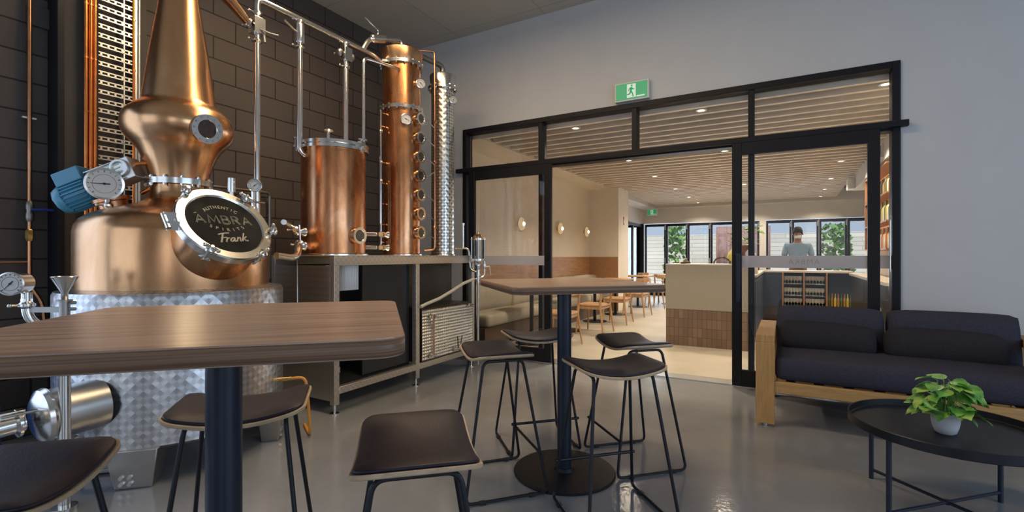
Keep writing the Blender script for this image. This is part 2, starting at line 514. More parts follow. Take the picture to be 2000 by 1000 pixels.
def fillet(pts, rad, n=6, closed=False):
    """round the corners of a polyline"""
    P = [Vector(p) for p in pts]
    out = []
    m_ = len(P)
    for i in range(m_):
        if not closed and i in (0, m_ - 1): out.append(P[i]); continue
        a, b_, c = P[i - 1], P[i], P[(i + 1) % m_]
        d1 = (a - b_); d2 = (c - b_)
        r_ = min(rad, d1.length * 0.49, d2.length * 0.49)
        s0 = b_ + d1.normalized() * r_; s1 = b_ + d2.normalized() * r_
        for k in range(n + 1):
            t = k / n
            out.append(s0 * (1 - t) ** 2 + b_ * 2 * t * (1 - t) + s1 * t * t)
    return out
def rrect(w, d, r, n=6):
    pts = []
    for cx, cy, a0 in ((w / 2 - r, d / 2 - r, 0), (-w / 2 + r, d / 2 - r, 90), (-w / 2 + r, -d / 2 + r, 180), (w / 2 - r, -d / 2 + r, 270)):
        for k in range(n + 1):
            a = R(a0 + 90 * k / n)
            pts.append((cx + r * math.cos(a), cy + r * math.sin(a)))
    return pts
def text_mesh(name, txt, size, mat, parent, M, depth=0.001, shear=0.0, bold=0.0, spacing=1.0, align='CENTER'):
    cu = bpy.data.curves.new(name, 'FONT')
    cu.body = txt; cu.size = size; cu.extrude = depth; cu.shear = shear; cu.offset = bold; cu.space_character = spacing
    cu.align_x = align; cu.align_y = 'CENTER'
    t = bpy.data.objects.new(name, cu); COL.objects.link(t)
    dg = bpy.context.evaluated_depsgraph_get()
    me = bpy.data.meshes.new_from_object(t.evaluated_get(dg))
    bpy.data.objects.remove(t, do_unlink=True); bpy.data.curves.remove(cu)
    me.transform(M)
    me.materials.clear(); me.materials.append(MATS[mat]); me.name = name
    o = bpy.data.objects.new(name, me); COL.objects.link(o)
    if parent: o.parent = parent
    return o
def basis(x, y, z, c):
    """4x4 from column axes"""
    M = Matrix.Identity(4)
    for i, a in enumerate((x, y, z)):
        for j in range(3): M[j][i] = a[j]
    for j in range(3): M[j][3] = c[j]
    return M

# ================================================================== THE SETTING
XL, YW, ZC = -4.47, 4.96, 4.0        # block wall, white wall, ceiling
struct('floor', MB().bb(XL - .2, 4.6, -3.7, YW + .02, -0.12, 0), 'polished_concrete', smooth=False)
w = MB(); w.bb(XL - .2, XL, .8, YW + .14, 0, ZC).bb(XL - .2, XL, -3.7, -2.7, 0, ZC).bb(XL - .2, XL, -2.7, .8, 0, .3).bb(XL - .2, XL, -2.7, .8, 2.9, ZC)
struct('wall_left', w, 'block_wall', smooth=False)
fx0, fx1, fz = -3.55, 0.81, 2.815
w = MB()
w.bb(XL, fx0, YW, YW + .14, 0, ZC).bb(fx1, 4.6, YW, YW + .14, 0, ZC).bb(fx0, fx1, YW, YW + .14, fz, ZC)
struct('wall_back', w, 'white_plaster', smooth=False)
struct('ceiling', MB().bb(XL - .2, 4.6, -3.7, YW + .14, ZC, ZC + .1), 'ceiling_tile', smooth=False)
# right side wall with a window opening, and the shopfront wall behind the camera
w = MB()
w.bb(4.5, 4.6, -3.7, -1.0, 0, ZC).bb(4.5, 4.6, 3.5, YW, 0, ZC).bb(4.5, 4.6, -1.0, 3.5, 0, .5).bb(4.5, 4.6, -1.0, 3.5, 2.8, ZC)
struct('wall_right', w, 'white_plaster', smooth=False)
w = MB()
w.bb(XL - .2, -4.25, -3.7, -3.5, 0, ZC).bb(-1.25, 1.95, -3.7, -3.5, 0, ZC).bb(4.25, 4.6, -3.7, -3.5, 0, ZC)
for a_, b_ in ((-4.25, -1.25), (1.95, 4.25)): w.bb(a_, b_, -3.7, -3.5, 0, .25).bb(a_, b_, -3.7, -3.5, 3.1, ZC)
struct('wall_front', w, 'white_plaster', smooth=False)
w = MB()
for x in (-4.22, -2.75, -1.28, 1.98, 3.1, 4.22): w.bb(x - .03, x + .03, -3.62, -3.56, .25, 3.1)
for a_, b_ in ((-4.25, -1.25), (1.95, 4.25)): w.bb(a_, b_, -3.62, -3.56, .25, .31).bb(a_, b_, -3.62, -3.56, 3.04, 3.1)
struct('window_5', w, 'frame_black', smooth=False)
w = MB()
for y in (-.97, 1.25, 3.47): w.bb(4.53, 4.58, y - .03, y + .03, .5, 2.8)
w.bb(4.53, 4.58, -1.0, 3.5, .5, .56).bb(4.53, 4.58, -1.0, 3.5, 2.74, 2.8)
struct('window_6', w, 'frame_black', smooth=False)
w = MB()
for y in (-2.67, -.95, .77): w.bb(XL - .14, XL - .08, y - .03, y + .03, .3, 2.9)
w.bb(XL - .14, XL - .08, -2.7, .8, .3, .36).bb(XL - .14, XL - .08, -2.7, .8, 2.84, 2.9)
struct('window_9', w, 'frame_black', smooth=False)
# grey pier standing proud of the block wall, the shade of its side face put in as a black strip
struct('trim_10', MB().bb(XL, -4.32, 1.32, 1.82, 0, ZC), 'column_grey', bevel=.004)
struct('trim_1', MB().bb(XL, -4.29, 1.285, 1.32, 0, ZC), 'black_metal', smooth=False)
struct('baseboard_back', MB().bb(XL, fx0, YW - .012, YW, 0, .08).bb(fx1, 4.5, YW - .012, YW, 0, .08), 'grey_skirting', smooth=False)

# ---- black glazed screen between the two rooms
fm = MB()
fw = .055
for x in (fx0, fx1 - fw): fm.bb(x, x + fw, YW - .02, YW + .12, 0, fz)
fm.bb(fx0 + fw, fx1 - fw, YW - .02, YW + .12, fz - fw, fz)
fm.bb(fx0 + fw, fx1 - fw, YW - .01, YW + .12, 2.25, 2.31)
for x in (-2.46, -.28): fm.bb(x - .025, x + .025, YW - .005, YW + .11, 0, 2.25)
for x in (-2.46, -1.37, -.28): fm.bb(x - .025, x + .025, YW - .01, YW + .11, 2.31, fz - fw)
struct('trim_2', fm, 'frame_black', bevel=.003)
xs = [fx0 + fw, -2.46, -1.37, -.28, fx1 - fw]
for i in range(4):
    struct('window_%d' % (i + 1), MB().bb(xs[i] + .02, xs[i + 1] - .02, YW + .05, YW + .056, 2.31, fz - fw), 'pane', smooth=False)
struct('window_7', MB().bb(fx0 + fw, -2.485, YW + .05, YW + .056, .02, 2.25), 'pane', smooth=False)
struct('window_8', MB().bb(-.255, fx1 - fw, YW + .05, YW + .056, .02, 2.25), 'pane', smooth=False)
# sliding door track across the screen
tr = MB(); tr.bb(-3.62, .855, YW - .075, YW - .02, 2.265, 2.315)
struct('trim_3', tr, 'frame_black', bevel=.003)
struct('trim_4', MB().bb(fx0, fx1, YW - .03, YW + .16, -.01, .012), 'threshold_metal', smooth=False)

def door_leaf(name, x0, x1, handle_x, hs):
    d = empty(name, ((x0 + x1) / 2, YW - .07, 0)); d['kind'] = 'structure'
    hw = (x1 - x0) / 2; y = .022; st = .082
    f = MB()
    f.bb(-hw, -hw + st, -y, y, .02, 2.262).bb(hw - st, hw, -y, y, .02, 2.262)
    f.bb(-hw + st, hw - st, -y, y, 2.15, 2.262).bb(-hw + st, hw - st, -y, y, .02, .17)
    f.build('door_frame', 'frame_black', d, bevel=.003)
    MB().bb(-hw + st, hw - st, -.004, .004, .17, 2.15).build('door_pane', 'pane', d, smooth=False)
    h = MB()
    hx = handle_x - (x0 + x1) / 2
    if hs:
        h.bb(hx - .013, hx + .013, -.085, -.06, .80, 1.235).bb(hx - .013, hx + .013, -.062, -.02, 1.19, 1.235).bb(hx - .013, hx + .013, -.062, -.02, .80, .845)
        h.bb(hx - .03, hx + .02, -.028, -.02, .79, 1.245)
    else:
        h.bb(hx - .012, hx + .012, -.05, -.02, 1.19, 1.23)
    h.build('door_handle', 'navy_post' if hs else 'frame_black', d, bevel=.003)
    return d
dl = door_leaf('door_1', -3.406, -2.287, -2.33, False)
dr = door_leaf('door_2', -.435, .667, -.375, True)
MB().bb(-.467, .467, -.0065, -.0045, 1.115, 1.222).build('frosted_strip', 'frosted_band', dr, smooth=False)
MB().bb(-.477, .477, -.0065, -.0045, 1.115, 1.222).build('frosted_strip', 'frosted_band', dl, smooth=False)
text_mesh('reversed_lettering', 'AMBRA', .062, 'letter_faint', dr, basis((-1, 0, 0), (0, 0, 1), (0, 1, 0), (.02, -.0075, 1.168)), .0003, bold=-.001, spacing=1.25)
struct('frosted_strip', MB().bb(-.25, fx1 - fw - .005, YW + .043, YW + .047, 1.115, 1.222), 'frosted_band', bpy.data.objects['window_8'], smooth=False)

# running man exit sign on the white wall
def exit_sign(loc, w, h, label, rz=0, k=1.0, name='exit_sign'):
    e = empty(name, loc, rz, label, 'exit sign')
    MB().bb(-w / 2 - .015, w / 2 + .015, -.03, .03, -h / 2 - .015, h / 2 + .015).build('sign_body', 'white_plastic', e, bevel=.004)
    MB().bb(-w / 2, w / 2, -.034, -.030, -h / 2, h / 2).build('green_panel', 'green_sign', e, smooth=False)
    MB().bb(-w * .14, w * .14, -.036, -.034, -h * .42, h * .42).build('doorway_symbol', 'sign_white', e, smooth=False)
    m_ = MB(); q = h / 2; y = -.038
    def seg(a, b_, r): m_.cyl((a[0] * q, y, a[1] * q), (b_[0] * q, y, b_[1] * q), r * q, seg=8)
    m_.cyl((.06 * q, y - .002, .62 * q), (.06 * q, y + .002, .62 * q), .12 * q, seg=14)
    seg((.02, .42), (-.05, -.02), .12); seg((-.05, -.02), (.16, -.35), .08); seg((.16, -.35), (.24, -.75), .07)
    seg((-.05, -.02), (-.20, -.38), .08); seg((-.20, -.38), (-.5, -.45), .07)
    seg((.02, .38), (.25, .15), .06); seg((.25, .15), (.38, .22), .05); seg((0, .38), (-.25, .25), .06); seg((-.25, .25), (-.32, .0), .05)
    m_.build('running_figure', 'green_sign', e)
    g = MB(); g.bb(w * .16, w * .42, -.036, -.034, -h * .42, -h * .34); g.build('arrow_bar', 'sign_white', e, smooth=False)
    return e
exit_sign((-1.383, YW - .036, 2.925), .325, .165, 'green running man exit sign on the white wall above the black glazed doors')

# ================================================================== THE RESTAURANT SHELL
RY0, RY1, RXL = YW + .14, 15.0, -3.88
struct('floor', MB().bb(RXL - .1, 3.2, YW + .02, RY1 + .1, -.1, .002), 'beige_floor', smooth=False)
w = MB(); w.bb(RXL - .1, RXL, RY0, 11.05, 0, 3.1)
w.bb(RXL, -3.2, 10.3, 11.05, 0, 2.9)
struct('wall_left', w, 'cream_plaster', smooth=False)
# bulkhead over the banquette
struct('trim_5', MB().bb(RXL, -3.38, RY0, 10.3, 2.72, 2.95), 'cream_plaster', smooth=False)
struct('ceiling', MB().bb(RXL - .1, 3.2, RY0, RY1 + .1, 2.95, 3.05), 'void_brown', smooth=False)
struct('trim_6', MB().bb(RXL - .1, 3.2, 14.75, 15.1, 2.66, 2.95).bb(RXL - .1, -3.45, 11.05, 14.75, 2.66, 2.95), 'pale_plaster', smooth=False)
w = MB(); w.bb(1.3, 1.4, RY0, 11.1, 0, 2.95).bb(3.1, 3.2, 11.1, 15, 0, 2.95).bb(1.4, 3.2, 11.0, 11.1, 0, 2.95)
struct('wall_right', w, 'cream_plaster', smooth=False)
struct('trim_7', MB().bb(1.1, 1.3, RY0, 11.1, 2.46, 2.95), 'pale_plaster', smooth=False)
w = MB(); w.bb(RXL - .1, 3.2, RY1, RY1 + .12, 2.22, 2.66).bb(-.64, -.48, RY1, RY1 + .12, 0, 2.22).bb(2.0, 3.2, RY1, RY1 + .12, 0, 2.22)
w.bb(RXL - .1, RXL, 11.05, RY1, 2.22, 2.66)
struct('wall_back', w, 'pale_plaster', smooth=False)
# timber dado on the left wall and pier
struct('trim_8', MB().bb(RXL, RXL + .02, RY0, 10.3, .8, 1.20).bb(RXL + .02, -3.2, 10.28, 10.3, 0, 1.20), 'dado_wood', smooth=False)
# folding doors: each leaf with frame, pane and a small bolt
def folding(n, p0, p1):
    (xa, ya), (xb, yb) = p0, p1
    L = math.hypot(xb - xa, yb - ya); a = math.atan2(yb - ya, xb - xa)
    d = empty('door_%d' % n, (xa, ya, 0), a); d['kind'] = 'structure'
    f = MB(); s = .055
    f.bb(0.004, s, -.03, .03, 0, 2.2).bb(L - s, L - .004, -.03, .03, 0, 2.2).bb(s, L - s, -.03, .03, 2.12, 2.2).bb(s, L - s, -.03, .03, 0, .1)
    f.build('door_frame', 'frame_black', d, smooth=False)
    MB().bb(s, L - s, -.005, .005, .1, 2.12).build('door_pane', 'pane_rear', d, smooth=False)
    MB().bb(L - .04, L - .015, -.05, -.03, 2.02, 2.16).build('door_bolt', 'steel', d, smooth=False)
    MB().bb(L - .04, L - .015, -.05, -.03, 1.02, 1.16).build('door_handle', 'steel', d, smooth=False)
n = 3
xa = [-3.82, -3.18, -2.55, -1.91, -1.28, -.64]
for i in range(5): folding(n, (xa[i], RY1 + .05), (xa[i + 1], RY1 + .05)); n += 1
xb = [-.48, .14, .76, 1.38, 2.0]
for i in range(4): folding(n, (xb[i], RY1 + .05), (xb[i + 1], RY1 + .05)); n += 1
ya = [14.95, 14.0, 13.05, 12.1, 11.15]
for i in range(4): folding(n, (RXL - .05, ya[i]), (RXL - .05, ya[i + 1])); n += 1
struct('trim_9', MB().bb(RXL - .06, RXL + .04, 14.93, 15.08, 0, 2.22), 'frame_black', smooth=False)

# slatted timber ceiling: each batten
sl = MB().bb(-3.36, 1.1, -.026, .026, 0, .085).build('ceiling_batten', 'slat_wood', None, smooth=False)
for i in range(39):
    o = sl if i == 0 else sl.copy()
    if i: COL.objects.link(o)
    o.location = (0, 5.14 + .245 * i, 2.72)
    o['kind'] = 'structure'
sl2 = None

# downlights between the battens
dn = empty('downlight', (0, 0, 0))
DL = 'recessed downlights in the slatted restaurant ceiling'
MB().lathe([(.036, .0), (.055, .0), (.055, .03), (.036, .03)], closed=True, seg=20).build('trim_ring', 'white_plastic', dn)
MB().lathe([(.036, .004), (.036, .012)], seg=20).build('lamp_disc', 'downlight_glow', dn)
rows = [(5.262, 'first row from the glazed screen'), (7.467, 'second row from the glazed screen'),
        (9.182, 'third row'), (11.142, 'fourth row'), (12.857, 'fifth row'), (14.327, 'last row by the folding doors')]
cols = [(-2.15, 'over the cafe tables side'), (-.76, 'over the reception counter line'), (.76, 'over the bar side')]
first = True
for yy, rl in rows:
    for xx, cl in cols:
        o = dn if first else copy_tree(dn)
        first = False
        o.location = (xx, yy, 2.722)
        tag(o, 'round downlight %s, %s' % (cl, rl), 'ceiling light', DL)
        l = bpy.data.lights.new('downlight_beam', 'SPOT'); l.energy = 120; l.color = (1.0, .84, .64); l.spot_size = R(135); l.spot_blend = .8; l.shadow_soft_size = .05
        lo = bpy.data.objects.new('downlight_beam', l); COL.objects.link(lo); lo.location = (xx, yy, 2.70)

# outside the folding doors
struct('ground', MB().bb(-14, 10, 15.1, 26, -.14, -.02).bb(-14, RXL - .1, 8, 15.1, -.14, -.02), 'paving', smooth=False)
f = MB().bb(-10, 8, 18.6, 18.7, -.02, 2.0).build('boundary_fence', 'fence_boards', None, smooth=False)
tag(f, 'pale board fence outside beyond the folding doors', 'fence')
f = MB().bb(-8.2, -8.1, 8, 18.6, -.02, 2.0).build('boundary_fence', 'fence_white', None, smooth=False)
tag(f, 'white side fence outside the doors left of the corner', 'fence')
def bush(x, y, r, h, label):
    o = MB()
    q = random.Random(int(x * 31 + y * 7))
    for k in range(420):
        a = q.uniform(0, 2 * PI); t = q.uniform(0, 1); rr = r * math.sqrt(q.random()) * (1 - .45 * t)
        p = Vector((rr * math.cos(a), rr * math.sin(a), .25 + t * (h - .25)))
        s_ = q.uniform(.05, .11); ax = Vector((q.uniform(-1, 1), q.uniform(-1, 1), q.uniform(-.3, 1))).normalized()
        X, Y, D = frame_from(ax)
        o.face([o.bm.verts.new(p + X * s_ - Y * .4 * s_), o.bm.verts.new(p + Y * s_ * .8), o.bm.verts.new(p - X * s_ + Y * .2 * s_), o.bm.verts.new(p - Y * s_)])
    e = empty('shrub', (x, y, -.02), 0, label, 'shrub')
    o.build('foliage', 'hedge', e, smooth=False)
    MB().cyl((0, 0, 0), (0, 0, h * .7), .03, .015, 8).build('stem', 'shelf_wood', e)
bush(-3.4, 17.6, .55, 2.3, 'green shrub outside the folding doors, nearest the corner post')
bush(-1.6, 17.8, .5, 2.1, 'green shrub outside, behind the yellow gourd vase')
bush(1.3, 17.4, .6, 2.2, 'green shrub outside behind the bar windows')
c = MB()
c.grid(lambda i, j: (-1.9 + i * .03, 16.2 + .035 * math.sin(i * 1.1), 2.15 * j), 50, 1)
o = c.build('outdoor_curtain', 'curtain_brown', None, solid=.01); tag(o, 'brown pleated curtain hanging outside behind the folding doors', 'curtain')
o.location.z = -.02

# ================================================================== THE DISTILLERY
def vrot(v, ax, a): return Matrix.Rotation(a, 3, ax) @ Vector(v)
def gauge(parent, c, nrm, r, depth, stem_to=None, mat='steel', ang=150, name='pressure_gauge', marks=True):
    """dial gauge; nrm = direction the dial faces"""
    X, Y, D = frame_from(nrm); c = Vector(c)
    g = MB(); g.lathe([(r * .9, -depth), (r * .97, -depth * .95), (r * .97, -.004), (r * 1.06, -.004), (r * 1.06, .006), (r * .93, .008), (r * .92, .0), (.0, .0)], c, D, 36, True, False)
    if stem_to is not None: g.tube([c - D * depth * .5, stem_to], min(.014, r * .2), 10)
    b_ = g.build(name, mat, parent)
    MB().lathe([(r * .91, .001), (r * .91, .0025)], c, D, 36).build('dial_face', 'dial_white', b_)
    up = Vector((0, 0, 1)); up = (up - D * up.dot(D)).normalized(); rt = up.cross(D) * 1.0
    def pt(a, q, h): return c + D * h + (rt * math.cos(a) + up * math.sin(a)) * q * r
    m_ = MB()
    if marks:
        for k in range(13):
            a = R(-45 + k * 22.5)
            m_.tube([pt(a, .76, .003), pt(a, .88, .003)], .0012 if k % 3 else .002, 4)
        m_.torus(c + D * .003, D, r * .62, .0007, 24, 4)
        m_.build('dial_marks', 'ink', b_)
    n_ = MB(); a = R(ang)
    n_.tube([pt(a + PI, .3, .005), c + D * .005, pt(a, .72, .005)], [r * .045, r * .04, r * .012], 6)
    n_.lathe([(r * .08, .003), (r * .08, .008)], c, D, 12)
    n_.build('needle', 'ink', b_)
    return b_
def sight(parent, c, nrm, r, depth=.05, gr=.62, bolts=0, mat='steel'):
    X, Y, D = frame_from(nrm); c = Vector(c)
    g = MB(); g.lathe([(r * .82, -depth), (r * .82, -.018), (r, -.018), (r, .008), (r * gr + .006, .008), (r * gr, .0)], c, D, 36, True, False)
    b_ = g.build('sight_glass', mat, parent)
    MB().lathe([(r * gr + .002, .0), (r * gr + .002, .004)], c, D, 28).build('glass_disc', 'sight_glass', b_)
    if bolts:
        for k in range(bolts):
            a = 2 * PI * k / bolts
            p = c + (X * math.cos(a) + Y * math.sin(a)) * r * .84
            MB().lathe([(.006, .006), (.006, .013)], p, D, 6).build('bolt', 'steel_dull', b_, smooth=False)
    return b_
def clamp(mb, c, axis, r, w=.02):
    """sanitary clamp ring round a pipe joint"""
    c = Vector(c); D = Vector(axis).normalized()
    mb.lathe([(r * .8, -w), (r * 1.25, -w * .45), (r * 1.45, -w * .3), (r * 1.45, w * .3), (r * 1.25, w * .45), (r * .8, w)], c, D, 20)
    X, Y, D = frame_from(D)
    mb.tube([c + X * r * 1.4, c + X * (r * 1.4 + .022)], .006, 6)
    mb.ball(c + X * (r * 1.4 + .028), .009)
def flange(parent, c, r, h, n, w=.025, mat='steel', name='bolted_flange'):
    f = MB(); f.lathe([(r - w, -h / 2), (r, -h / 2), (r, -h * .06), (r * .985, -h * .06), (r * .985, h * .06), (r, h * .06), (r, h / 2), (r - w, h / 2)], c, (0, 0, 1), 48, closed=True)
    b_ = f.build(name, mat, parent)
    for k in range(n):
        a = 2 * PI * (k + .3) / n
        p = Vector(c) + Vector((math.cos(a), math.sin(a), 0)) * (r - w * .35)
        q = MB(); q.cyl(p - Vector((0, 0, h * .95)), p + Vector((0, 0, h * .95)), .006, seg=6)
        q.cyl(p + Vector((0, 0, h * .5)), p + Vector((0, 0, h * .8)), .011, seg=6); q.cyl(p - Vector((0, 0, h * .8)), p - Vector((0, 0, h * .5)), .011, seg=6)
        q.build('bolt', mat, b_, smooth=False)
    return b_

# ---------------------------------------------------------------- pot still
PX, PY = -3.39, 1.61
ps = empty('pot_still', (PX, PY, 0), 0, 'large onion-headed copper pot still with a round lettered manway, on a patterned steel jacket', 'still')
j = MB(); j.lathe([(.50, .195), (.585, .195), (.60, .21), (.60, 1.00), (.592, 1.018), (.50, 1.035)], (0, 0, 0), (0, 0, 1), 96)
j.build('steel_jacket', 'swirl_jacket', ps)
p = MB()
prof = [(.512, 1.03), (.516, 1.10), (.516, 1.36), (.508, 1.40), (.488, 1.435), (.45, 1.465), (.38, 1.497), (.30, 1.522), (.23, 1.545), (.185, 1.565), (.162, 1.59), (.155, 1.62), (.155, 1.665)]
p.lathe(prof, seg=96); p.build('copper_boiler', 'copper', ps)
flange(ps, (0, 0, 1.685), .185, .035, 12, .03, name='neck_flange')
h = MB()
hp = [(.158, 1.70), (.168, 1.75), (.184, 1.80), (.203, 1.85), (.222, 1.89), (.246, 1.92), (.272, 1.948), (.292, 1.978), (.304, 2.01), (.308, 2.045), (.303, 2.08), (.289, 2.11), (.265, 2.138), (.238, 2.160), (.216, 2.176), (.206, 2.188), (.202, 2.202),
      (.186, 2.32), (.165, 2.48), (.143, 2.63), (.120, 2.78), (.102, 2.90), (.090, 3.0)]
h.lathe(hp, seg=72, cap0=False, cap1=False); h.build('onion_head', 'copper', ps)
la = MB()
pts = [(0, 0, 2.98), (0, 0, 3.06), (-.002, .03, 3.13), (-.008, .09, 3.165), (-.016, .15, 3.15), (-.024, .21, 3.11), (-.04, .35, 3.03), (-.056, .47, 2.955), (-.058, .49, 2.943)]
la.tube(pts, [.094, .088, .080, .072, .063, .055, .040, .029, .028], 24); la.build('lyne_arm', 'copper', ps)
sn = Vector((math.cos(R(8)), 0, math.sin(R(-2)))); sn = Vector((.99, -.03, -.06)).normalized()
sight(ps, Vector((.322, .0, 1.995)), Vector((.985, -.05, -.12)), .088, .08, .56, 12)
# manway
mn = Vector((math.cos(R(37)), 0, math.sin(R(37))))
mc = Vector((.545, -.015, 1.405))
mt = Vector((0, 1, 0)); mu = mn.cross(mt).normalized()
if mu.z < 0: mu = -mu
b_ = MB(); b_.lathe([(.242, -.26), (.242, -.03)], mc, mn, 64); b_.build('manway_neck', 'copper', ps)
b_ = MB(); b_.lathe([(.208, -.045), (.256, -.045), (.264, -.035), (.264, .004), (.258, .012), (.216, .012), (.208, .004)], mc, mn, 72, closed=True)
ring = b_.build('manway_ring', 'steel', ps)
b_ = MB(); b_.lathe([(.212, -.006), (.212, .004)], mc, mn, 64)
door = b_.build('manway_door', 'door_sign', ps)
def onman(x, y, z=.006): return mc + mt * x + mu * y + mn * z
def strokes(mb, polys, x0, y0, s, off, w):
    for pl in polys:
        P = [Vector((a * s + x0, b * s + y0)) for a, b in pl]
        for sgn in (-1, 1):
            Q = []
            for i, q in enumerate(P):
                if i == 0: d = P[1] - P[0]
                elif i == len(P) - 1: d = P[-1] - P[-2]
                else: d = (P[i + 1] - P[i]).normalized() + (P[i] - P[i - 1]).normalized()
                d.normalize(); Q.append(q + Vector((-d.y, d.x)) * off * sgn)
            mb.tube([onman(q.x, q.y, .0055) for q in Q], w, 4)
arc = lambda cx, cy, r, a0, a1, n=7: [(cx + r * math.cos(R(a0 + (a1 - a0) * k / n)), cy + r * math.sin(R(a0 + (a1 - a0) * k / n))) for k in range(n + 1)]
GL = {'A': [[(0, 0), (.42, 1), (.84, 0)], [(.2, .36), (.64, .36)]],
      'M': [[(0, 0), (.12, 1), (.5, .2), (.88, 1), (1.0, 0)]],
      'B': [[(0, 0), (0, 1), (.35, 1)] + arc(.35, .77, .23, 90, -90) + [(0, .54)], [(.3, .54)] + arc(.38, .27, .27, 90, -90) + [(0, 0)]],
      'R': [[(0, 0), (0, 1), (.35, 1)] + arc(.35, .76, .24, 90, -90) + [(0, .52)], [(.28, .52), (.66, 0)]]}
lt = MB(); x = -.160
for ch, wd in (('A', .84), ('M', 1.0), ('B', .65), ('R', .66), ('A', .84)):
    strokes(lt, GL[ch], x, .0, .058, .0036, .0015); x += (wd + .36) * .058
lt.tube([onman(-.155, .068, .0055), onman(-.140, .073, .0055)], .0022, 4)
lt.build('raised_letters', 'sign_letter', door)
def arched(txt, rad, cy, a0, a1, size, flip):
    n_ = len(txt)
    for k, ch in enumerate(txt):
        a = R(a0 + (a1 - a0) * k / (n_ - 1))
        pos = onman(rad * math.cos(a), cy + rad * math.sin(a), .0052)
        rr = (mt * math.cos(a) + mu * math.sin(a))
        up = -rr if flip else rr
        rt = up.cross(mn)
        text_mesh('raised_letters', ch, size, 'sign_letter', door, basis(rt, up, mn, pos), .0006)
arched('AUTHENTIC', .150, -.025, 126, 54, .032, False)
arched('SPIRITS', .20, .155, 243, 297, .030, True)
# brush-script name
fr = MB()
def brush(pts, w=.0042):
    sc_ = .062
    P = fillet([(a, b_, 0) for a, b_ in pts], .12, 4)
    Q = []
    for p_ in P:
        x_, y_ = (p_.x + p_.y * .32) * sc_ - .088, p_.y * sc_ - .142 + p_.x * sc_ * .10
        Q.append(onman(x_, y_, .0055))
    fr.tube(Q, w, 6)
brush([(.25, 0), (.32, .5), (.36, 1.0)], .0055); brush([(-.05, .92), (.3, 1.05), (.95, 1.06)], .005); brush([(.2, .52), (.72, .56)], .0042)
brush([(.72, 0), (.80, .5)], .0048); brush([(.78, .32), (.92, .5), (1.05, .44)], .004)
brush([(1.50, .46), (1.25, .46), (1.10, .15), (1.25, 0), (1.42, .12), (1.52, .48), (1.50, .1), (1.60, .0), (1.68, .1)], .0044)
brush([(1.75, 0), (1.82, .5)], .0046); brush([(1.80, .3), (1.98, .5), (2.08, .4), (2.06, .05), (2.18, .02)], .0042)
brush([(2.28, 0), (2.38, .95)], .0048); brush([(2.35, .28), (2.50, .40), (2.66, .55)], .004); brush([(2.42, .32), (2.58, .04), (2.85, .02)], .0044)
fr.build('script_lettering', 'sign_letter', door)
# swing clamps round the ring
for a in (127, 48, -12 + 0, -62, -128):
    ar = R(a); rr = mt * math.cos(ar) + mu * math.sin(ar); tt = mn.cross(rr)
    k = MB()
    cpt = mc + rr * .266
    k.tube([cpt - mn * .05, cpt + mn * .035], .010, 8)
    k.lathe([(.018, -.012), (.026, -.006), (.026, .01), (.016, .018), (.009, .03)], cpt + mn * .03, mn, 12)
    k.tube([cpt + mn * .045 - tt * .035, cpt + mn * .05, cpt + mn * .045 + tt * .035], [.009, .007, .009], 8)
    k.ball(cpt + mn * .045 - tt * .035, .012).ball(cpt + mn * .045 + tt * .035, .012)
    k.box(cpt - mn * .045 - rr * .01, (.03, .03, .03))
    k.tube([cpt - mn * .05 - tt * .03, cpt - mn * .05 + tt * .03], .009, 8)
    k.build('swing_clamp', 'steel', ps)
k = MB(); rr = -mt
for s_ in (-.03, .03): k.box(mc + rr * .284 + mu * s_, (.016, .06, .05))
k.tube([mc + rr * .31 + mu * -.05, mc + rr * .31 + mu * .05], .013, 10)
k.build('manway_hinge', 'steel', ps)
# feet: tapered channels with bolts
for sx, sy in ((1, -1), (1, 1), (-1, 1), (-1, -1)):
    cx, cy = .43 * sx, .43 * sy
    a = math.atan2(sy, sx)
    f = MB(); rz = Matrix.Rotation(a, 3, 'Z')
    def rp(x, y, z): v = rz @ Vector((x, y, z)); return (v.x + cx * .86, v.y + cy * .86, v.z)
    V = [f.bm.verts.new(rp(*q)) for q in ((-.05, -.12, .21), (.10, -.12, .21), (.10, .12, .21), (-.05, .12, .21), (-.03, -.085, .0), (.075, -.085, .0), (.075, .085, .0), (-.03, .085, .0))]
    for q in ((0, 1, 2, 3), (7, 6, 5, 4), (0, 4, 5, 1), (1, 5, 6, 2), (2, 6, 7, 3), (3, 7, 4, 0)): f.face([V[i] for i in q])
    ft = f.build('foot', 'steel_brushed', ps, bevel=.006)
    for yy in (-.05, -.012):
        for zz in (.03, .065):
            q0, q1 = Vector(rp(.078, yy, zz)), Vector(rp(.092, yy, zz)); MB().cyl(q0, q1, .011, seg=6).build('bolt', 'steel', ft, smooth=False)
# thermometer on the shoulder
F0 = Vector((-.09, -.36, 1.645))
tocam = (Vector((0, 0, CAM_H)) - (F0 + Vector((PX, PY, 0)))); tocam.z = -.05 * tocam.length
g_ = gauge(ps, F0, tocam, .088, .035, None, ang=180)
q = MB(); base = F0 + Vector((-.01, .02, -.09)); q.tube([base, base - Vector((0, 0, .06))], .014, 10); clamp(q, base - Vector((0, 0, .035)), (0, 0, 1), .018); q.tube([base - Vector((0, 0, .05)), base - Vector((.0, -.02, .13))], .022, 12)
q.build('gauge_stem', 'steel', g_)
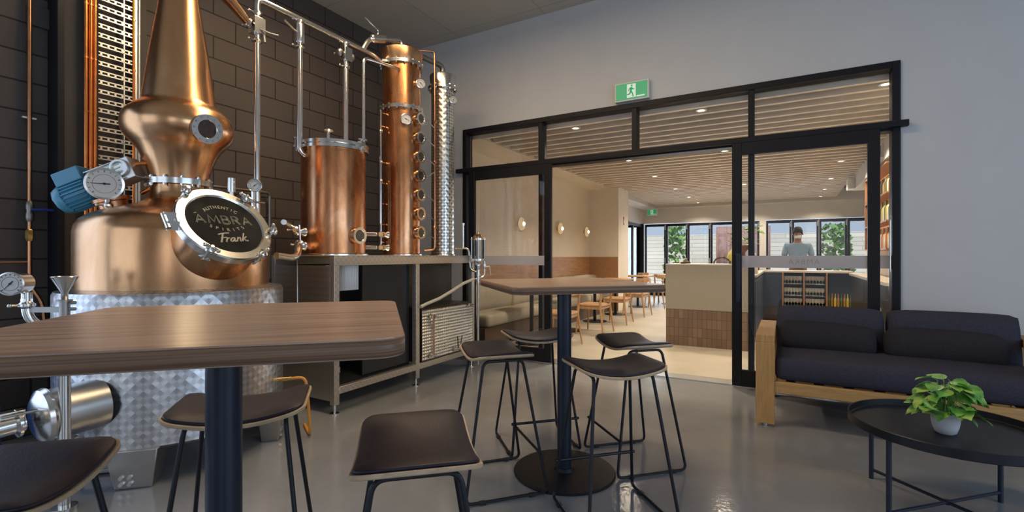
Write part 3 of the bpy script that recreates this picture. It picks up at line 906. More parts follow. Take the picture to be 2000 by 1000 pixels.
# agitator drive: blue motor and ribbed alloy gearbox on a flanged port
am = Vector((-.19, -.27, 1.50))
q = MB(); q.lathe([(.075, 0), (.075, .05), (.098, .055), (.098, .075), (.06, .08), (.06, .12)], am, (-.12, -.25, 1), 28); q.build('agitator_port', 'copper_pipe', ps)
gb = am + Vector((.03, -.0, .215))
Rg = Matrix.Rotation(R(38), 3, 'Z') @ Matrix.Rotation(R(-24), 3, 'Y')
q = MB(); q.box(gb, (.24, .12, .13), Rg)
for k in range(6): q.box(gb + Rg @ Vector((-.03, 0, -.055 + k * .022)), (.20, .15, .008), Rg)
q.lathe([(.052, 0), (.052, .02), (.036, .02), (.03, .012)], gb + Rg @ Vector((.06, -.06, .01)), Rg @ Vector((0, -1, 0)), 24)
q.cyl(am + Vector((-.015, -.025, .11)), gb, .05, seg=20)
q.build('gearbox', 'galvanised', ps, bevel=.003)
mo = gb + Rg @ Vector((-.20, 0, -.01))
q = MB(); q.lathe([(.072, -.02), (.078, .0), (.078, .15), (.072, .165)], mo + Rg @ Vector((.06, 0, -.02)), Rg @ Vector((-1, 0, 0)), 28)
for k in range(24):
    a = 2 * PI * k / 24
    q.box(mo + Rg @ Vector((-.02, .082 * math.cos(a), -.02 + .082 * math.sin(a))), (.13, .006, .02), Rg @ Matrix.Rotation(a + PI / 2, 3, 'X'))
q.lathe([(.088, 0), (.092, .02), (.08, .05)], mo + Rg @ Vector((-.09, 0, -.02)), Rg @ Vector((-1, 0, 0)), 10)
mot = q.build('electric_motor', 'blue_paint', ps)
MB().box(mo + Rg @ Vector((-.02, -.01, .08)), (.15, .13, .085), Rg).build('terminal_box', 'blue_paint', mot, bevel=.006)
q = MB(); s0 = gb + Rg @ Vector((.10, 0, .03))
q.tube(fillet([s0, s0 + Vector((.06, .08, .02)), s0 + Vector((.06, .09, -.13)), s0 + Vector((-.02, .06, -.17))], .06), .012, 12); q.build('copper_breather', 'copper_bright', ps)
# relief valve and small gauge behind the manway
q = MB(); v = Vector((.30, .16, 1.47)); q.cyl(v, v + Vector((0, 0, .22)), .014, seg=14).cyl(v + Vector((0, 0, .16)), v + Vector((0, 0, .25)), .024, seg=18).cyl(v + Vector((0, 0, .0)), v + Vector((0, 0, .1)), .022, seg=14)
q.build('relief_valve', 'steel', ps)
v = Vector((.40, .24, 1.44))
q = MB(); q.tube([v, v + Vector((0, 0, .2))], .010, 10); q.lathe([(.03, 0), (.03, .05), (.02, .06)], v + Vector((0, 0, .04)), (0, 0, 1), 14); q.tube([v + Vector((0, -.03, .13)), v + Vector((.0, .08, .13))], .007, 8); q.build('gauge_cock', 'steel', ps)
gauge(ps, v + Vector((.02, 0, .235)), (.86, -.5, 0), .040, .045, v + Vector((0, 0, .19)), ang=40)
# side discharge: short horizontal steel drum with round cover, clamps and outlet bend
sd = Vector((.27, -.50, .455))
dd = Vector((.02, -1, -.05)).normalized()
q = MB(); q.lathe([(.125, 0), (.125, .22)], sd, dd, 48, False, False); dr_ = q.build('discharge_drum', 'steel_brushed', ps)
q = MB(); q.lathe([(.135, .215), (.138, .225), (.130, .242), (.09, .262), (.0, .27)], sd, dd, 48, True, False); q.build('drum_cover', 'steel', dr_)
q = MB(); ee = sd + dd * .30
q.tube([ee, ee + dd * .14 + Vector((.0, 0, -.0))], .045, 20); clamp(q, ee + dd * .02, dd, .045); clamp(q, ee + dd * .12, dd, .045)
q.tube([ee + dd * .08 + Vector((.03, 0, .05)), ee + Vector((.07, .16, .06))], .007, 8); q.box(ee + dd * .07 + Vector((.0, 0, .05)), (.05, .14, .03)); q.build('discharge_valve', 'steel', dr_)
q = MB(); o0 = sd + dd * .14 + Vector((0, 0, -.12)); pts = fillet([o0, o0 + Vector((0, -.01, -.10)), o0 + Vector((.0, -.12, -.16)), o0 + Vector((.03, -.62, -.20))], .07)
q.tube(pts, .026, 16); clamp(q, o0 + Vector((0, 0, -.02)), (0, 0, 1), .03); q.build('drain_bend', 'steel', dr_)
# filling pipe with gauge, valve block and funnel on the left of the jacket
q = MB(); fp = Vector((.385, -.685, 0))
q.cyl(fp + Vector((0, 0, .02)), fp + Vector((0, 0, .86)), .024, seg=20); q.cyl(fp, fp + Vector((0, 0, .02)), .05, seg=20)
q.tube([fp + Vector((0, 0, .8)), (.30, -.52, .8)], .012, 10)
pp = q.build('standpipe', 'steel', ps)
q = MB(); fc = fp + Vector((.0, .0, .83))
q.lathe([(.013, .17), (.013, .215), (.052, .29), (.050, .292), (.011, .216)], fc, (0, 0, 1), 28, False, False); q.build('funnel', 'steel', pp, solid=.001)
q = MB(); q.cyl(fc + Vector((0, 0, .08)), fc + Vector((0, 0, .175)), .021, seg=18); q.lathe([(.03, 0), (.03, .008)], fc + Vector((0, 0, .172)), (0, 0, 1), 18); q.lathe([(.03, 0), (.03, .008)], fc + Vector((0, 0, .085)), (0, 0, 1), 18)
q.cyl(fc + Vector((0, 0, -.04)), fc + Vector((0, 0, .09)), .012)
for zz in (.10, .135, .165): q.tube([fc + Vector((0, 0, zz)), fc + Vector((.035, .03, zz))], .008, 8)
q.build('valve_block', 'steel_dull', pp)
# pressure gauge assembly further left
q = MB(); gp = Vector((.225, -.775, .925))
q.tube(fillet([gp + Vector((0, 0, .12)), gp, gp + Vector((.03, .06, -.07)), gp + Vector((.1, .2, -.06)), (.30, -.53, .86)], .05), .02, 16)
clamp(q, gp + Vector((0, 0, .06)), (0, 0, 1), .022); q.box(gp + Vector((0, 0, .075)), (.035, .035, .03)); clamp(q, gp + Vector((.1, .2, -.06)), (.1, .2, 0), .022)
arm = q.build('gauge_elbow', 'steel', ps)
q = MB(); q.box((gp + Vector((.03, .02, .045)) + fc + Vector((0, 0, .125))) / 2, (((fc - gp).length) * .92, .012, .026), math.atan2(fc.y - gp.y, fc.x - gp.x)); q.build('valve_lever', 'steel_dull', arm)
gauge(ps, gp + Vector((.02, -.06, .165)), (.72, -.68, 0), .052, .085, gp + Vector((0, 0, .1)), ang=-130)

# ---------------------------------------------------------------- steel frame stand
st = empty('vessel_stand', (-3.0, 2.5, 0), 0, 'long patterned stainless frame stand carrying the copper vessels', 'stand')
Z1 = 1.225; Lg = 1.90; Dp = .78
q = MB()
q.bb(-Dp, 0, 0, Lg, Z1 - .012, Z1).bb(-.055, 0, 0, Lg, Z1 - .08, Z1 - .012).bb(-Dp, -Dp + .05, 0, Lg, Z1 - .08, Z1 - .012).bb(-Dp + .05, -.055, Lg - .05, Lg, Z1 - .08, Z1 - .012)
q.build('top_frame', 'swirl_frame', st, bevel=.003)
for (x, y) in ((-.025, .025), (-.025, .96), (-.025, 1.875), (-Dp + .025, .025), (-Dp + .025, 1.875)):
    l_ = MB(); l_.bb(x - .025, x + .025, y - .025, y + .025, .07, Z1 - .08); lg = l_.build('leg', 'swirl_frame', st, bevel=.003)
    MB().lathe([(.035, 0), (.035, .008), (.012, .016), (.012, .075)], (x, y, 0), (0, 0, 1), 18).build('levelling_foot', 'steel', lg)
for y0, y1 in ((.05, .935), (.985, 1.85)):
    q = MB(); q.bb(-.05, 0, y0, y1, .15, .205); q.build('lower_rail', 'swirl_frame', st, bevel=.003)
q = MB(); q.bb(-Dp, -.2, .02, .05, .36, .40); q.bb(-Dp + .05, -.05, .06, .10, .30, .345); q.build('cross_rail', 'swirl_frame', st, bevel=.002)
q = MB(); q.bb(-Dp + .05, -.05, .0, .012, .10, Z1 - .08); q.build('end_panel', 'swirl_frame', st, smooth=False)
q = MB(); q.bb(-.10, -.085, .36, .93, .22, Z1 - .08); q.build('front_panel', 'panel_dark', st, smooth=False)
q = MB(); q.bb(-.30, -.285, 1.08, 1.86, .30, Z1 - .08); q.build('rear_panel', 'panel_brown', st, smooth=False)
q = MB(); q.bb(-Dp + .02, -Dp + .03, .03, 1.0, .2, Z1 - .08).bb(-Dp + .02, -.1, .03, .95, .2, .21); q.build('inner_tray', 'panel_dark', st, smooth=False)
q = MB(); q.grid(lambda i, j: (-.22 + .012 * (i % 2) - .10 * i / 28 * 0, .10 + .34 * i / 28, .93 + .215 * j), 28, 1)
q.build('ribbed_cover', 'steel_brushed', st, smooth=False, solid=.002)

# copper spirit kettle on the stand
kx, ky, kr = -3.40, 2.83, .265
kt = empty('copper_kettle', (kx, ky, Z1), 0, 'squat cylindrical copper kettle with steel lid on the frame stand, nearest the pot still', 'copper kettle')
MB().lathe([(kr, .02), (kr, .90)], seg=72, cap1=False).build('copper_body', 'copper_patina', kt)
q = MB(); q.lathe([(kr + .025, 0), (kr + .025, .012), (kr, .02)], seg=64); q.build('base_ring', 'steel', kt)
q = MB(); q.lathe([(kr + .005, .885), (kr + .026, .887), (kr + .026, .912), (kr + .014, .918), (kr + .026, .924), (kr + .026, .948), (kr - .01, .952), (.1, .965), (0, .967)], seg=64, cap1=False)
lid = q.build('lid', 'steel', kt)
q = MB(); q.cyl((.10, -.14, .955), (.10, -.14, 1.03), .014); q.lathe([(.03, 0), (.042, .008), (.036, .022), (.012, .032)], (.10, -.14, 1.02), (0, 0, 1), 20); q.build('lid_knob', 'steel', lid)
for a in (-118, 8):
    rr = Vector((math.cos(R(a)), math.sin(R(a)), 0)); q = MB(); cc = rr * (kr + .03) + Vector((0, 0, .93))
    q.box(cc, (.04, .05, .06), R(a)).cyl(cc - Vector((0, 0, .06)), cc + Vector((0, 0, .04)), .012); q.lathe([(.03, 0), (.03, .012)], cc + Vector((0, 0, .04)), (0, 0, 1), 16); q.tube([cc + Vector((0, 0, -.02)), cc + Vector((0, 0, -.02)) + rr * .03], .01)
    q.build('lid_clamp', 'steel', kt)
sight(kt, Vector((.315, .0, .165)), (1, .0, 0), .070, .075, .62, 0)
for zz in (.19, .075):
    q = MB(); a = R(-100); rr = Vector((math.cos(a), math.sin(a), 0)); c0 = rr * kr + Vector((0, 0, zz))
    q.lathe([(.045, -.01), (.04, .01), (.025, .03), (.022, .05)], c0, rr, 20); q.lathe([(.036, .05), (.036, .07)], c0, rr, 20); q.build('side_port', 'steel', kt)

# rectification column
cx_, cy_, cr = -3.35, 3.62, .185
co = empty('copper_column', (cx_, cy_, Z1), 0, 'tall copper rectification column with a vertical row of round sight glasses', 'distilling column')
MB().lathe([(cr, .0), (cr, 1.44)], seg=64).build('lower_column', 'copper_patina', co)
MB().lathe([(cr, 1.46), (cr, 1.88)], seg=64).build('upper_column', 'copper_patina', co)
MB().lathe([(cr + .005, 1.90), (cr + .02, 1.96), (cr + .022, 2.03), (cr + .01, 2.04), (0, 2.05)], seg=64, cap1=False).build('column_cap', 'copper', co)
flange(co, (0, 0, 1.45), cr + .028, .03, 16); flange(co, (0, 0, 1.89), cr + .03, .03, 16)
q = MB(); q.lathe([(cr + .02, 0), (cr + .02, .012), (cr, .018)], seg=48); q.build('base_ring', 'steel', co)
sd_ = Vector((.98, .06, 0)).normalized()
sdir = Vector((math.cos(R(6)), math.sin(R(6)), 0))
for k in range(7):
    zz = .225 + k * .187
    s_ = sight(co, sdir * (cr + .045) + Vector((0, 0, zz)), Vector((1, .02, 0)), .064, .075, .62)
    pr = Vector((-.3, .95, 0)); hh = sdir * (cr + .03) + Vector((.0, .04, zz))
    q = MB(); q.tube([hh, hh + Vector((.02, .05, .005)), hh + Vector((.05, .13, -.06 if k != 3 else .06))], [.007, .006, .005], 8); q.build('drain_tap', 'steel', s_)
gauge(co, Vector((.175, -.13, 1.315)), (.80, -.60, 0), .050, .02, Vector((.10, -.08, 1.28)), ang=-25)
gauge(co, Vector((.22, .03, 1.70)), (.94, -.34, 0), .050, .02, Vector((.12, .0, 1.68)), ang=-40)
q = MB()
for zz in (.13, .30, .5, .7, .9, 1.25, 1.38):
    q.tube([(-.05, -cr, zz), (-.05, -cr - .05, zz)], .010, 8)
q.tube([(-.05, -cr - .05, .08), (-.05, -cr - .05, 1.40)], .009, 8); q.tube([(-.03, -cr - .08, .12), (-.03, -cr - .08, .95)], .007, 8)
for zz in (.72, .9, 1.2): q.lathe([(.016, -.015), (.022, 0), (.016, .015)], (-.05, -cr - .05, zz), (0, 0, 1), 12)
q.build('level_tube', 'steel', co)
for zz in (.20, .075):
    q = MB(); q.lathe([(.04, -.01), (.036, .01), (.022, .03), (.020, .34)], (-.02, -cr, zz), (-.05, -1, 0), 18); q.lathe([(.032, .05), (.032, .07)], (-.02, -cr, zz), (-.05, -1, 0), 18)
    q.box((0, -cr - .12, zz), (.04, .05, .04)); q.tube([(.01, -cr - .12, zz), (.02, -cr - .12, zz + .10)], .006, 8)
    q.build('transfer_pipe', 'steel', co)

# patterned steel condenser
nx, ny, nr = -3.31, 4.23, .125
cn = empty('steel_condenser', (nx, ny, Z1), 0, 'tall slim patterned stainless condenser beside the white wall', 'condenser')
MB().lathe([(nr, 0), (nr, 1.83)], seg=56).build('condenser_body', 'swirl_column', cn)
flange(cn, (0, 0, 1.845), nr + .035, .03, 12); MB().lathe([(nr + .012, 1.86), (nr + .018, 1.98), (nr + .016, 1.99), (0, 2.0)], seg=48, cap1=False).build('condenser_cap', 'steel', cn)
gauge(cn, Vector((.16, -.02, 1.70)), (.93, -.36, 0), .046, .02, Vector((.08, 0, 1.70)), ang=60)
q = MB(); q.lathe([(nr + .015, 0), (nr + .015, .012), (nr, .018)], seg=40); q.build('base_ring', 'steel', cn)
q = MB(); q.tube(fillet([(0, .0, 1.99), (0, 0, 2.10), (-.03, -.38, 2.10)], .06), .028, 14); clamp(q, (0, 0, 2.02), (0, 0, 1), .03); q.build('vapour_bend', 'steel_dull', cn)

# overhead vapour header with three drops
hx, hz = -3.45, 3.155
pl = empty('vapour_pipework', (hx, 2.16, 1.2), 0, 'overhead stainless vapour header with three vertical drop pipes', 'pipework')
def L(p): return Vector(p) - Vector((hx, 2.16, 1.2))
q = MB(); q.tube([L(a) for a in fillet([(hx, 2.167, 3.02), (hx, 2.167, hz), (hx, 3.30, hz), (hx, 3.52, hz - .04)], .05)], .024, 16); q.build('header_pipe', 'steel', pl)
for nm, y, z0 in (('a', 2.167, 1.47), ('b', 2.53, 2.06), ('c', 3.0, 2.19)):
    q = MB(); pts = [(hx, y, hz - (.1 if y < 2.2 else 0)), (hx, y, z0)]
    if y == 2.53: pts = fillet([(hx, y, hz), (hx, y, z0), (hx + .02, y + .12, z0 - .02)], .05)
    q.tube([L(a) for a in pts], .024, 16)
    zt = hz - (.21 if y < 2.2 else .12)
    clamp(q, L((hx, y, zt + .10)), (0, 0, 1), .026); clamp(q, L((hx, y, zt - .11)), (0, 0, 1), .026)
    dp = q.build('drop_pipe', 'steel', pl)
    v = MB()
    if y != 2.53: v.box(L((hx, y, zt)), (.085, .085, .12))
    else: v.lathe([(.034, -.08), (.038, -.07), (.038, .07), (.034, .08)], L((hx, y, zt)), (0, 0, 1), 20)
    vb = v.build('valve_body', 'steel', dp, bevel=.003)
    v = MB(); c0 = L((hx, y, zt))
    if y == 2.53: v.tube([c0, c0 + Vector((.03, -.08, -.0)), c0 + Vector((.05, -.17, .03))], [.008, .007, .009], 8)
    elif y < 2.3: v.tube([c0 + Vector((.04, 0, -.03)), c0 + Vector((.08, .05, -.05)), c0 + Vector((.11, .10, -.055))], .008, 8); v.tube([c0 + Vector((.04, .03, -.05)), c0 + Vector((.05, .03, -.12))], .010, 8)
    else: clamp(v, c0 + Vector((0, -.07, 0)), (0, 1, 0), .024); clamp(v, c0 + Vector((0, .07, 0)), (0, 1, 0), .024)
    v.build('valve_lever', 'steel_dull', dp)
q = MB(); c0 = L((hx, 2.167, hz - .21)); clamp(q, c0 + Vector((0, -.07, 0)), (0, 1, -.3), .027); q.build('arm_clamp', 'steel', pl)
# column head valve and bend joining the header
q = MB(); q.tube([L(a) for a in fillet([(cx_, cy_, Z1 + 2.04), (cx_, cy_, Z1 + 2.16), (hx + .02, cy_ - .36, Z1 + 2.05), (hx, cy_ - .42, hz)], .05)], .024, 14); q.build('head_bend', 'steel', pl)
q = MB(); c0 = L((-3.40, cy_ - .27, Z1 + 2.08)); dv = Vector((-.08, -.36, -.11)).normalized(); q.lathe([(.03, -.08), (.042, -.07), (.042, .07), (.03, .08)], c0, dv, 20); q.tube([c0 + Vector((0, 0, .03)), c0 + Vector((0, 0, .08)), c0 + Vector((0, -.17, .14))], [.01, .008, .009], 8); q.build('head_valve', 'steel', pl)

# return tube from kettle to column, copper line down the condenser, lower transfer pipes
q = MB(); q.tube(fillet([(-3.115, 2.90, Z1 + .95), (-3.115, 2.90, Z1 + 1.68), (-3.24, 3.46, Z1 + 1.80)], .06), .014, 12); q.lathe([(.03, 0), (.03, .015)], (-3.115, 2.90, Z1 + .97), (0, 0, 1), 16)
o = q.build('reflux_tube', 'steel', None); tag(o, 'thin tube bending from the kettle lid up to the top flange of the copper column', 'pipe')
o.location = (0, 0, 0)
q = MB(); xa_, ya_ = -3.19, 3.94
q.tube(fillet([(-3.40, 3.66, 3.32), (xa_, ya_, 3.36), (xa_, ya_, 2.6), (xa_, ya_, Z1 + .06), (-3.26, 3.86, Z1 + .05)], .04), .012, 12)
for zz in (1.52, 2.2, 2.62): q.lathe([(.014, -.015), (.02, 0), (.014, .015)], (xa_, ya_, zz), (0, 0, 1), 12)
o = q.build('coolant_pipe', 'copper_pipe', None); tag(o, 'thin vertical copper pipe between the copper column and the steel condenser', 'pipe')
q = MB()
for z, sag in ((1.455, 0), (1.30, 1)):
    pts = [(-3.02, 2.09, z - .0), (-3.25, 2.3, z), (kx - .05, ky - kr - .06, Z1 + (.19 if not sag else .075))] if not sag else fillet([(-3.0, 2.02, 1.22), (-3.03, 2.20, 1.20), (-3.15, 2.30, 1.30), (kx - .05, ky - kr - .06, Z1 + .075)], .08)
    q.tube(pts, .019 if not sag else .026, 14)
clamp(q, (-3.3, 2.42, 1.31), (-.3, .4, 0), .026); clamp(q, (-3.28, 2.37, 1.42), (-.3, .4, 0), .022)
q.tube([(-3.26, 2.40, 1.26), (-3.25, 2.38, 1.46)], .008, 8)
o = q.build('transfer_pipes', 'steel', None); tag(o, 'pair of stainless pipes joining the pot still to the copper kettle', 'pipework')
q = MB(); q.tube(fillet([(-3.27, 2.39, 1.31), (-3.22, 2.34, 1.23), (-3.20, 2.33, .75)], .02), .004, 6); q.tube([(-3.31, 2.38, 1.31), (-3.22, 2.34, 1.24)], .004, 6)
o = q.build('pull_cord', 'steel', None); tag(o, 'thin hanging pull rod below the valve in front of the patterned end panel', 'rod')
# thin wall pipe behind the manway
q = MB(); q.tube(fillet([(XL + .06, 1.83, 1.84), (XL + .06, 2.9, 1.84), (XL + .06, 2.9, 1.0)], .05), .013, 10)
for y in (2.2, 2.8): q.lathe([(.02, -.02), (.02, .02)], (XL + .06, y, 1.84), (0, 1, 0), 12)
o = q.build('wall_pipe', 'steel_dull', None); tag(o, 'thin steel pipe along the block wall behind the manway, turning down', 'pipe')

# spirit safe: small glass parrot on the right end of the stand
ss = empty('spirit_safe', (-2.905, 4.33, 1.05), 0, 'small glass and steel spirit safe with copper cap at the right end of the stand', 'spirit safe')
MB().lathe([(.066, .14), (.066, .345)], seg=32, cap0=False, cap1=False).build('glass_cylinder', 'clear_glass', ss)
q = MB(); q.lathe([(.08, .12), (.08, .14), (.03, .145)], seg=32); q.lathe([(.08, .345), (.08, .36)], seg=32); q.cyl((0, 0, -.12), (0, 0, .13), .016); q.lathe([(.024, .02), (.03, .06), (.03, .08), (.02, .11)], seg=18); q.lathe([(.028, -.05), (.028, -.03)], seg=18)
q.build('safe_fittings', 'steel', ss)
MB().lathe([(.055, .36), (.058, .375), (.04, .40), (.012, .41), (.012, .43), (0, .435)], seg=28, cap1=False).build('cap', 'copper', ss)
for k in range(5):
    a = R(20 + k * 72); MB().cyl((.073 * math.cos(a), .073 * math.sin(a), .11), (.073 * math.cos(a), .073 * math.sin(a), .375), .006, seg=8).build('tie_rod', 'steel', ss)
MB().cyl((0, -.01, .13), (0, -.01, .33), .017, seg=14).build('parrot_tube', 'steel_dull', ss)
q = MB(); q.tube(fillet([(-.26, -.06, .255), (-.11, -.02, .255), (-.095, -.01, .02), (-.0, 0, -.01)], .04), .011, 12); q.cyl((-.17, -.04, .255), (-.17, -.04, .52), .010); q.lathe([(.018, .51), (.018, .53)], (-.17, -.04, 0), seg=12); q.build('inlet_pipe', 'steel', ss)
q = MB(); q.cyl((.05, .05, .13), (.05, .05, -.02), .010); q.lathe([(.018, 0), (.022, .03), (.018, .06)], (.05, .05, .03), (0, 0, 1), 14); q.tube([(.05, .05, .05), (.09, .09, .06), (.10, .10, -.04)], .006, 8); q.tube(fillet([(.05, .05, -.02), (.04, .03, -.06), (-.02, -.02, -.08)], .03), .01, 10); q.build('outlet_tap', 'steel', ss)
q = MB(); q.cyl((0, 0, -.12), (0, 0, -1.04 + .03), .012); q.build('support_rod', 'steel_brushed', ss)
q = MB(); q.tube([(-2.945, 4.31, .97), (-2.97, 4.15, .93), (-2.975, 3.95, .86), (-2.975, 3.75, .80), (-2.98, 3.55, .76), (-2.985, 3.48, .74)], .016, 12)
o = q.build('outlet_hose', 'hose', None); tag(o, 'pale flexible hose curving down from the spirit safe along the stand', 'hose')

# heat exchanger panel hung in the right bay of the stand
he = empty('heat_exchanger', (-3.0, 3.94, .2), 0, 'box heat exchanger with dimpled steel front in the right bay of the stand', 'heat exchanger')
q = MB()
def hp_(i, j):
    y = -.42 + .84 * i / 60; z = .03 + .47 * j / 40
    return (.0 + .006 * (math.sin(y / .028 * 2 * PI / 2) ** 2) * (math.sin(z / .028 * 2 * PI / 2) ** 2), y, z)
q.grid(lambda i, j: hp_(i, j), 120, 80) if False else q.grid(lambda i, j: (.013 * abs(math.sin(PI * i / 2)) * abs(math.sin(PI * j / 2)), -.42 + .84 * i / 54, .02 + .48 * j / 32), 54, 32)
q.build('dimpled_front', 'quilted_steel', he, smooth=False)
q = MB(); q.bb(-.34, -.004, -.42, .42, .0, .52); q.build('exchanger_case', 'panel_brown', he, bevel=.004)
for (y, z) in ((-.34, .44), (-.34, .06), (.05, .06), (.3, .49)):
    q = MB(); q.cyl((0, y, z), (.06, y, z), .013); q.lathe([(.024, .03), (.024, .045)], (0, y, z), (1, 0, 0), 14); q.tube([(.045, y - .04, z), (.045, y + .05, z - .005)], .008, 8); q.lathe([(.016, 0), (.016, .02)], (.045, y + .05, z - .005), (0, 1, 0), 10)
    pc = q.build('pipe_fitting', 'steel', he)
q = MB(); q.tube([(.05, -.31, .43), (.05, -.31, .07)], .007, 8); q.build('link_pipe', 'copper_pipe', he)
for y in (.09, .13):
    q = MB(); q.tube([(.05, y, .07), (.055, y + (.02 if y > .1 else -.02), .19)], .005, 6); q.build('valve_lever', 'ink', he)

# cable tray on the pier: two rails, slotted rungs
ct = empty('cable_tray', (-4.27, 1.585, 1.35), 0, 'tall galvanised cable tray with slotted rungs behind the still, up to the ceiling', 'cable tray')
q = MB(); H_ = ZC - 1.37
q.bb(-.03, .0, .135, .15, 0, H_).bb(-.03, .0, .065, .072, 0, H_); q.cyl((-.01, .165, 0), (-.01, .165, H_), .011)
q.build('side_rail', 'galvanised', ct)
rg = MB()
for k in range(5):
    y0 = -.075 + k * .042
    rg.bb(-.012, 0, y0, y0 + .012, -.014, .014)
rg.bb(-.012, 0, -.085, .12, .008, .016).bb(-.012, 0, -.085, .12, -.016, -.008)
rung = rg.build('slotted_rung', 'galvanised', ct, smooth=False)
nr_ = 38
for k in range(nr_):
    o = rung if k == 0 else rung.copy()
    if k: COL.objects.link(o); o.parent = ct
    o.location = (0, 0, .04 + k * .0675)
for y, r in ((-.155, .012), (-.128, .012), (-.103, .011), (.128, .011)):
    q = MB(); q.cyl((-.005, 0, 0), (-.005, 0, ZC - 1.40), r, seg=12)
    for k in range(7):
        q.lathe([(r * 1.25, -.006), (r * 1.25, .006)], (-.005, 0, .1 + k * .38), (0, 0, 1), 10)
    o = q.build('copper_line', 'copper_bright', None)
    o.location = (-4.27, 1.585 + y, 1.38)
    tag(o, {-.155: 'vertical bright copper pipe, leftmost of the three left of the cable tray', -.128: 'vertical bright copper pipe, middle of the three left of the cable tray',
            -.103: 'vertical bright copper pipe touching the left edge of the cable tray', .128: 'single vertical bright copper pipe at the right edge of the cable tray'}[y], 'pipe', 'copper pipes beside the cable tray')
# copper water line on the block wall with blue handled tap
wl = empty('water_line', (XL + .05, 1.18, .5), 0, 'thin copper water pipe on the dark block wall at far left, with a blue lever tap', 'pipe')
q = MB(); q.cyl((0, 0, .70), (0, 0, 3.47), .013, seg=12); q.tube(fillet([(0, 0, .70), (0, 0, .52), (.02, .06, .40), (.02, .08, .1), (.02, .08, -.1)], .06), .013, 12); q.cyl((0, 0, .68), (0, -.36, .68), .008, seg=10); q.build('copper_run', 'copper_pipe', wl)
q = MB(); q.lathe([(.016, -.07), (.024, -.05), (.024, -.02), (.018, 0), (.024, .02), (.024, .05), (.016, .07)], (0, 0, 1.02), (0, 0, 1), 12); q.build('tap_body', 'steel_dull', wl)
q = MB(); q.lathe([(.016, -.04), (.022, -.02), (.022, .03), (.016, .04)], (0, 0, .86), (0, 0, 1), 6); q.build('brass_union', 'brass', wl)
q = MB(); q.tube([(.03, 0, 1.03), (.05, .06, 1.035), (.05, .17, 1.03)], [.008, .010, .009], 8); q.build('tap_lever', 'blue_handle', wl)
for z in (1.65, 3.0): MB().box((-.02, 0, z), (.04, .07, .012)).build('pipe_clip', 'galvanised', wl, smooth=False)
o = MB().box((0, 0, 0), (.03, .11, .14)).build('junction_box', 'column_grey', None, bevel=.004); o.location = (XL + .015, 1.19 + .05, 2.86); tag(o, 'small grey junction box high on the block wall beside the copper water pipe', 'electrical box')
o = MB().box((0, 0, 0), (.02, .14, .12)).build('mounting_plate', 'galvanised', None, bevel=.003); o.location = (XL + .01, .93, .90); tag(o, 'light metal plate with two holes on the wall behind the left pressure gauge', 'plate')
for yy, zz in ((-.04, .03), (-.04, -.03)): MB().lathe([(.009, 0), (.009, .004)], (.01, yy, zz), (1, 0, 0), 10).build('screw_hole', 'ink', o)
q = MB(); q.lathe([(.19, 0), (.20, .02), (.19, .28), (.197, .30), (.19, .32), (.19, .60), (.2, .62), (.17, .64), (0, .645)], seg=40, cap1=False)
o = q.build('plastic_drum', 'blue_drum', None); o.location = (-4.15, .78, 0); tag(o, 'blue plastic drum against the block wall behind the discharge drum', 'drum')
q = MB(); q.lathe([(.13, 0), (.15, .3), (.155, .32)], seg=32, cap1=False)
o = q.build('steel_bucket', 'steel_dull', None, solid=.003); o.location = (-3.55, .45, 0); tag(o, 'small dull steel bucket on the floor below the discharge drum', 'bucket')
q = MB(); q.tube(fillet([(-2.86, 2.03, .405), (-2.79, 2.09, .41), (-2.775, 2.10, .25), (-2.78, 2.12, .012), (-3.0, 2.24, .012)], .07, 8), .010, 12)
q2 = q.build('orange_hose', 'orange_hose', None); tag(q2, 'short orange hose drooping from the right side of the still jacket', 'hose')
q = MB(); q.cyl((-2.93, 1.97, .40), (-2.855, 2.035, .405), .014, seg=12); q.build('hose_tail', 'brass', q2)
q = MB(); q.box((0, 0, .05), (.30, .05, .06)); q.box((0, .0, .02), (.36, .10, .02))
o = q.build('floor_bracket', 'steel_dull', None, bevel=.003); o.location = (-3.3, 1.25, 0.0); o.rotation_euler.z = R(45); tag(o, 'low steel rail on the floor under the pot still jacket', 'bracket')

# ================================================================== BAR TABLES AND STOOLS
def bar_table(loc, rz, label, zt, sx, sy):
    t = empty('bar_table', loc, rz, label, 'table', None)
    q = MB(); q.prism(rrect(sx, sy, .055, 8), zt - .038, zt)
    top = q.build('tabletop', 'walnut', t, bevel=.0025)
    q = MB(); ol = rrect(sx + .0016, sy + .0016, .056, 8); m_ = len(ol)
    va = [q.bm.verts.new((x, y, zt - .035)) for x, y in ol]; vb = [q.bm.verts.new((x, y, zt - .003)) for x, y in ol]
    for i in range(m_): q.face([va[i], va[(i + 1) % m_], vb[(i + 1) % m_], vb[i]])
    q.build('edge_band', 'walnut_edge', t, solid=.001)
    q = MB(); q.cyl((0, 0, .012), (0, 0, zt - .045), .040, seg=40); q.build('post', 'navy_post', t)
    q = MB(); q.lathe([(.285, 0), (.287, .006), (.28, .012), (.06, .014), (.05, .03)], seg=72); q.build('base_disc', 'black_metal', t)
    q = MB(); q.box((0, 0, zt - .043), (.30, .30, .008)); q.build('fixing_plate', 'black_metal', t, smooth=False)
    return t
ZT = 1.065
T1 = (-1.205, .672); T2 = (-1.09, 2.50)
bar_table((*T1, 0), R(45), 'nearest tall square walnut bar table, its top filling the left foreground', ZT, .84, .80)
bar_table((*T2, 0), R(45), 'farther tall square walnut bar table with visible round black base, before the doorway', 1.075, .82, .82)

